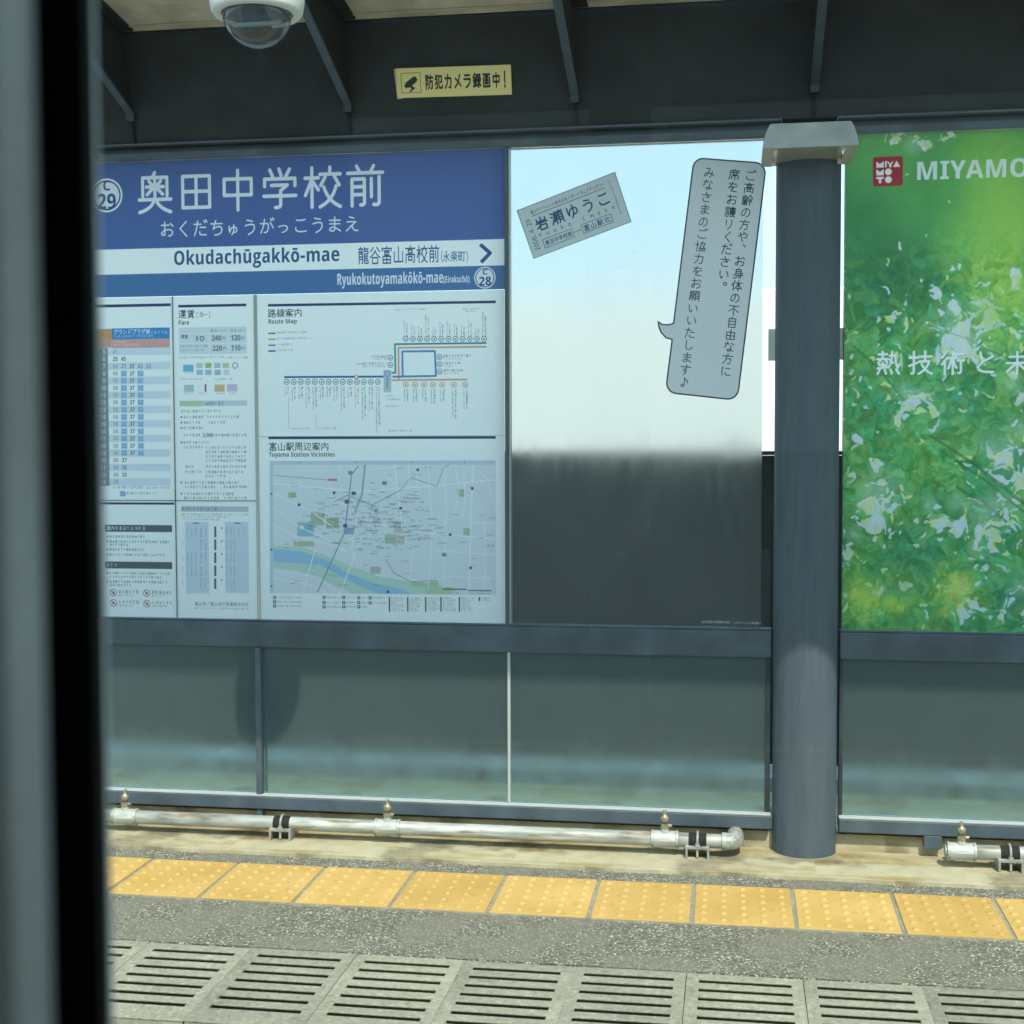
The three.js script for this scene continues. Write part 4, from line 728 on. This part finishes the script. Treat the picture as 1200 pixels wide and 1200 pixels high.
// ---------------------------------------------------------------- leafy advertisement
{
  const t = thing('advertisement_board', 'large advertisement of sunlit green leaves with a red logo to the right of the column', 'advertisement', [2.2, 0.782, WZ]);
  const X0 = 1.0925, X1 = 3.3, p = new Print(X0, X1, 0.7825, 2.4445, WZ, 620), c = p.c, w = p.canvas.width, h = p.canvas.height;
  p.fill('#66b062');
  const blob = (px, py, r, col, a, sy = 1) => { const [x, y] = p.q(px, py), s = p.s(px, py), gr = c.createRadialGradient(0, 0, 0, 0, 0, r * s); gr.addColorStop(0, `rgba(${col},${a})`); gr.addColorStop(0.55, `rgba(${col},${a * 0.55})`); gr.addColorStop(1, `rgba(${col},0)`); c.save(); c.translate(x, y); c.scale(1, sy); c.fillStyle = gr; c.beginPath(); c.arc(0, 0, r * s, 0, 7); c.fill(); c.restore(); };
  for (let k = 0; k < 150; k++) blob(rnd(985, 1800), rnd(150, 745), rnd(18, 60), rnd() < 0.5 ? '58,138,80' : '116,188,92', rnd(0.15, 0.4));
  for (const [x, y, r, col, a] of [[1040, 320, 90, '44,112,74', 0.8], [1010, 250, 60, '52,126,74', 0.7], [1180, 280, 95, '160,206,84', 0.85], [1170, 200, 60, '148,200,82', 0.75], [1150, 180, 50, '140,196,84', 0.6], [1190, 350, 70, '164,208,90', 0.8], [1060, 660, 60, '48,128,92', 0.7], [1010, 700, 34, '176,216,92', 0.95], [1045, 710, 20, '170,214,88', 0.9], [1020, 660, 36, '120,196,96', 0.6], [1120, 690, 40, '190,224,96', 0.7], [1160, 640, 60, '72,166,110', 0.7], [1190, 700, 40, '58,146,120', 0.7], [1150, 560, 60, '76,166,104', 0.6], [1030, 480, 50, '58,146,92', 0.7], [1120, 470, 40, '82,170,140', 0.6], [1085, 230, 60, '78,152,78', 0.7]]) blob(x, y, r, col, a);
  // foliage against the light, cell by cell: each cell of a warped, slanted mosaic is one leaf or one glimpse of sky
  const gaps = [[1115, 375, 26], [1120, 405, 22], [1150, 360, 16], [1090, 405, 10], [1060, 460, 14], [1080, 465, 12], [1050, 475, 9], [1165, 520, 22], [1180, 540, 22], [1195, 500, 16], [1035, 570, 26], [1025, 590, 20], [1090, 590, 13], [1150, 600, 22], [1170, 590, 18], [1120, 590, 12], [1055, 340, 6], [1040, 365, 8], [1135, 345, 10], [1090, 340, 9], [1125, 690, 12], [1135, 680, 9], [1165, 690, 9], [1195, 690, 14], [1060, 660, 6], [1030, 670, 6], [1190, 450, 14], [1170, 320, 6], [1000, 625, 12], [1010, 500, 8], [1000, 535, 8], [1030, 525, 7], [1145, 640, 12], [1100, 165, 10], [1070, 170, 12], [1045, 168, 9], [1195, 640, 10], [1180, 380, 9], [1135, 400, 12]];
  {
    const img = c.getImageData(0, 0, w, h), D = img.data, ppm = p.res, s0 = 332 / ppm, [ox, oy] = p.q(988, 160);
    const gapAt = (X, Y) => { let m = 0; for (const [gx, gy, r] of gaps) { const q = ((X - gx) ** 2 + (Y - gy) ** 2) / (r * r * 0.9); if (q < 4) m += Math.exp(-q * 1.7); } if (X > 1215) m += Math.max(0, fbm(X / 400, Y / 400, 16, 301, 3) - 0.52) * 5 * Math.min(1, Math.max(0, (Y - 300) / 60)); return Math.min(1, m); };
    const cell = (X, Y, size, sd) => {
      const x = X / size, y = Y / size, xi = Math.floor(x), yi = Math.floor(y); let b = 9, b2 = 9, cx = 0, cy = 0;
      for (let j = -2; j <= 2; j++) for (let i = -2; i <= 2; i++) {
        const kx = xi + i + 4000, ky = yi + j + 4000, a = hash(kx, ky, sd + 2) * 3.1416, dx = x - xi - i - hash(kx, ky, sd), dy = y - yi - j - hash(kx, ky, sd + 1), e = 0.42 + 0.3 * hash(kx, ky, sd + 3);
        const u = dx * Math.cos(a) + dy * Math.sin(a), v = -dx * Math.sin(a) + dy * Math.cos(a), dd = Math.abs(u) * 0.75 + (v * v) / e * 0.9 + Math.abs(v) * 0.35;
        if (dd < b) { b2 = b; b = dd; cx = kx; cy = ky; } else if (dd < b2) b2 = dd;
      }
      return [b2 - b, cx, cy];
    };
    for (let j = 0; j < h; j++) for (let i = 0; i < w; i++) {
      const o = (j * w + i) * 4, X0 = 988 + (i - ox) * s0, Y0 = 160 + (j - oy) * s0, wx = fbm(X0 / 512 + 9, Y0 / 512 + 9, 24, 311, 3) - 0.5, wy = fbm(X0 / 512 + 3, Y0 / 512 + 5, 24, 317, 3) - 0.5, X = X0 + wx * 26, Y = Y0 + wy * 26;
      const fine = Math.max(0.1, Math.min(1, (Y0 - 250) / 90)), g = gapAt(X0 + wx * 20, Y0 + wy * 20);
      const [e1, ax, ay] = cell(X, Y, 11, 401), [, bx, by] = cell(X, Y, 4.6, 421);
      let r0 = D[o], g0 = D[o + 1], b0 = D[o + 2];
      const t1 = hash(ax, ay, 431) - 0.5, t2 = hash(bx, by, 433) - 0.5, lift = (t1 * 0.75 + t2 * 0.6) * fine, warm = hash(ax, ay, 437) - 0.5, rim = Math.min(1, e1 * 5) - 1;
      r0 *= 1 + lift * 0.55 + warm * 0.35 * fine; g0 *= 1 + lift * 0.3; b0 *= 1 + lift * 0.45 - warm * 0.2 * fine;
      r0 += rim * 10 * fine; g0 += rim * 10 * fine; b0 += rim * 8 * fine;
      const sky1 = hash(ax, ay, 439) < g * 0.5 ? 1 : 0, sky2 = hash(bx, by, 441) < (g * 0.62 + (hash(bx, by, 447) < 0.035 * fine ? 1 : 0)) ? 1 : 0;
      const k = Math.max(sky1 * (0.8 + 0.2 * hash(bx, by, 451)), sky2 * 0.92), lilac = hash(bx, by, 443) < 0.72;
      D[o] = r0 + (226 - r0) * k * 0.95; D[o + 1] = g0 + ((lilac ? 234 : 236) - g0) * k * 0.95; D[o + 2] = b0 + ((lilac ? 244 : 160) - b0) * k * 0.95;
    }
    c.putImageData(img, 0, 0);
    const half = document.createElement('canvas'); half.width = w >> 1; half.height = h >> 1; const hc = half.getContext('2d'); hc.imageSmoothingQuality = 'high'; hc.drawImage(p.canvas, 0, 0, half.width, half.height);
    c.globalAlpha = 0.75; c.imageSmoothingQuality = 'high'; c.drawImage(half, 0, 0, w, h); c.globalAlpha = 1;
  }
  // branches and soft highlights
  c.globalAlpha = 0.55; for (const [a, b, ww] of [[[1090, 510], [1200, 590], 4], [[1105, 530], [1205, 604], 2.4], [[1120, 570], [1180, 612], 3], [[1000, 405], [1060, 470], 2.4], [[1080, 378], [1180, 420], 1.6], [[1010, 300], [1040, 350], 1.4], [[1200, 590], [1420, 705], 5], [[1180, 420], [1400, 520], 3]]) p.line([a, [(a[0] + b[0]) / 2 + 3, (a[1] + b[1]) / 2 - 2], b], ww, '#3a6e4c'); c.globalAlpha = 1;
  for (const [x, y, r] of gaps) if (r > 11) blob(x, y, r * 1.3, '228,238,236', 0.38);
  for (let k = 0; k < 26; k++) blob(rnd(985, 1800), rnd(330, 745), rnd(16, 44), ['150,206,96', '70,150,100', '120,196,120'][k % 3], 0.42);
  for (const [x, y, r, k, a] of [[1012, 700, 24, '190,222,98', 0.9], [1043, 708, 12, '180,218,92', 0.9], [1121, 688, 22, '205,226,110', 0.7], [1185, 250, 60, '170,208,84', 0.45]]) blob(x, y, r, k, a);
  // red square mark and lettering
  const [lx, ly] = p.q(1023, 184.5), s = p.s(1040, 200), u = 35 * s / 36;
  c.save(); c.translate(lx, ly); c.rotate(-0.012); c.scale(u, u); c.fillStyle = '#ab2a35'; c.beginPath(); c.roundRect(0, 0, 36, 36, 2.5); c.fill(); c.fillStyle = '#eef2ee';
  const f = (...q) => { c.beginPath(); q.forEach(([x, y], i) => (i ? c.lineTo(x, y) : c.moveTo(x, y))); c.closePath(); c.fill(); };
  f([4, 5], [8.5, 8.6], [13, 5], [13, 13], [4, 13]); f([14.4, 5], [16.6, 5], [16.6, 13], [14.4, 13]); f([17.4, 5], [21, 8.4], [24.4, 5], [24.4, 7], [22.4, 9.4], [22.4, 13], [19.4, 13], [19.4, 9.4], [17.4, 7.2]); f([24, 13], [28.6, 5], [33, 13]);
  f([4, 14.6], [8.5, 18.2], [13, 14.6], [13, 22.6], [4, 22.6]); c.beginPath(); c.arc(18.6, 18.6, 4.2, 0, 7); c.fill(); f([4, 24.2], [13, 24.2], [13, 27], [10, 27], [10, 32.2], [7, 32.2], [7, 27], [4, 27]); c.beginPath(); c.arc(18.6, 28.2, 4.2, 0, 7); c.fill(); c.restore();
  p.en('MIYAMOTO', 1072, 200.4, 174, 30.5, '#dfe9e2');
  [...'熱技術と未'].forEach((ch, i) => { const x = 1027 + i * 37.8, y = 425.4; p.jp(ch, x + 0.7, y + 0.8, 28, 29, 38, 'rgba(60,110,80,0.8)', 8); p.jp(ch, x, y, 28, 29, 38, '#f4f8f6', 10.5); });
  p.mesh('printed_panel', t);
  lim('side_bead', X0 - 0.0025, X0 - 0.0005, 0.7825, 2.4445, -0.41, -0.397, M.steelDark, t);
}

// ---------------------------------------------------------------- the tram the picture is taken from
{
  const t = thing('tram', 'tram car interior with a grey window pillar and black rubber window seal', 'tram', [1.5, -0.3, 5.2]);
  const F = 0.0, T = 2.32, ZN = 4.0, ZF = 6.4, XA = -4, XB = 6.5, WA = 0.528, WB = 2.6, SL = 0.72, HD = 2.12;
  lim('side_wall', XA, XB, -0.3, SL, ZN - 0.015, ZN + 0.05, M.tramBody, t);
  lim('side_wall', XA, XB, HD, T + 0.3, ZN - 0.015, ZN + 0.05, M.tramBody, t);
  lim('pillar', XA, WA - 0.004, SL, HD, ZN - 0.015, ZN + 0.03, M.tramBody, t);
  lim('pillar', WB, XB, SL, HD, ZN - 0.015, ZN + 0.03, M.tramBody, t);
  lim('pillar_trim', -0.6, 0.5775, SL - 0.1, HD + 0.1, ZN + 0.119, ZN + 0.15, M.tramGrey, t, 0.012).userData.label = 'grey inner trim panel of the window pillar';
  lim('window_seal', WA - 0.03, WA, SL, HD, ZN - 0.004, ZN + 0.02, M.windowSeal, t, 0.004);
  { const sh = new THREE.Shape(); [[0.498, -4.0205], [0.54, -4.0205], [0.5845, -4.118], [0.498, -4.118]].forEach(([x, y], i) => (i ? sh.lineTo(x - 1.5, y + 5.2) : sh.moveTo(x - 1.5, y + 5.2)));
    part('window_seal', new THREE.ExtrudeGeometry(sh, { depth: HD - SL, bevelEnabled: false }).rotateX(-Math.PI / 2), M.windowSeal, t, 0, SL + 0.3, 0); }
  lim('window_seal', WA, WB, SL, SL + 0.02, ZN - 0.004, ZN + 0.03, M.rubber, t, 0.004);
  lim('window_seal', WA, WB, HD - 0.02, HD, ZN - 0.004, ZN + 0.03, M.rubber, t, 0.004);
  lim('window_seal', WB - 0.02, WB, SL + 0.02, HD - 0.02, ZN - 0.004, ZN + 0.03, M.rubber, t, 0.004);
  part('window_pane', new THREE.PlaneGeometry(WB - WA - 0.02, HD - SL - 0.04), M.tramPane, t, (WA + WB) / 2 - 1.5 - 0.01, (SL + HD) / 2 + 0.3, ZN + 0.008 - 5.2);
  for (let k = 0; k < 7; k++) part('far_window', new THREE.PlaneGeometry(1.36, 1.3), M.tintedPane, t, XA + k * 1.48 + 0.8 - 1.5, 1.45 + 0.3, ZF + 0.03 - 5.2);
  lim('floor', XA, XB, -0.1, F, ZN + 0.051, ZF, M.tramFloor, t);
  lim('ceiling', XA, XB, T, T + 0.06, ZN + 0.051, ZF, M.tramBody, t);
  lim('roof', XA, XB, T + 0.06, T + 0.3, ZN + 0.06, ZF + 0.05, M.tramBody, t, 0.08);
  lim('far_wall', XA, XB, -0.3, 0.8, ZF, ZF + 0.06, M.tramGrey, t);
  lim('far_wall', XA, XB, 2.1, T + 0.059, ZF, ZF + 0.06, M.tramGrey, t);
  for (let k = 0; k < 8; k++) lim('far_pillar', XA + k * 1.48, XA + k * 1.48 + 0.12, 0.8, 2.1, ZF, ZF + 0.06, M.tramGrey, t);
}
shade(scene);
renderer.render(scene, camera);
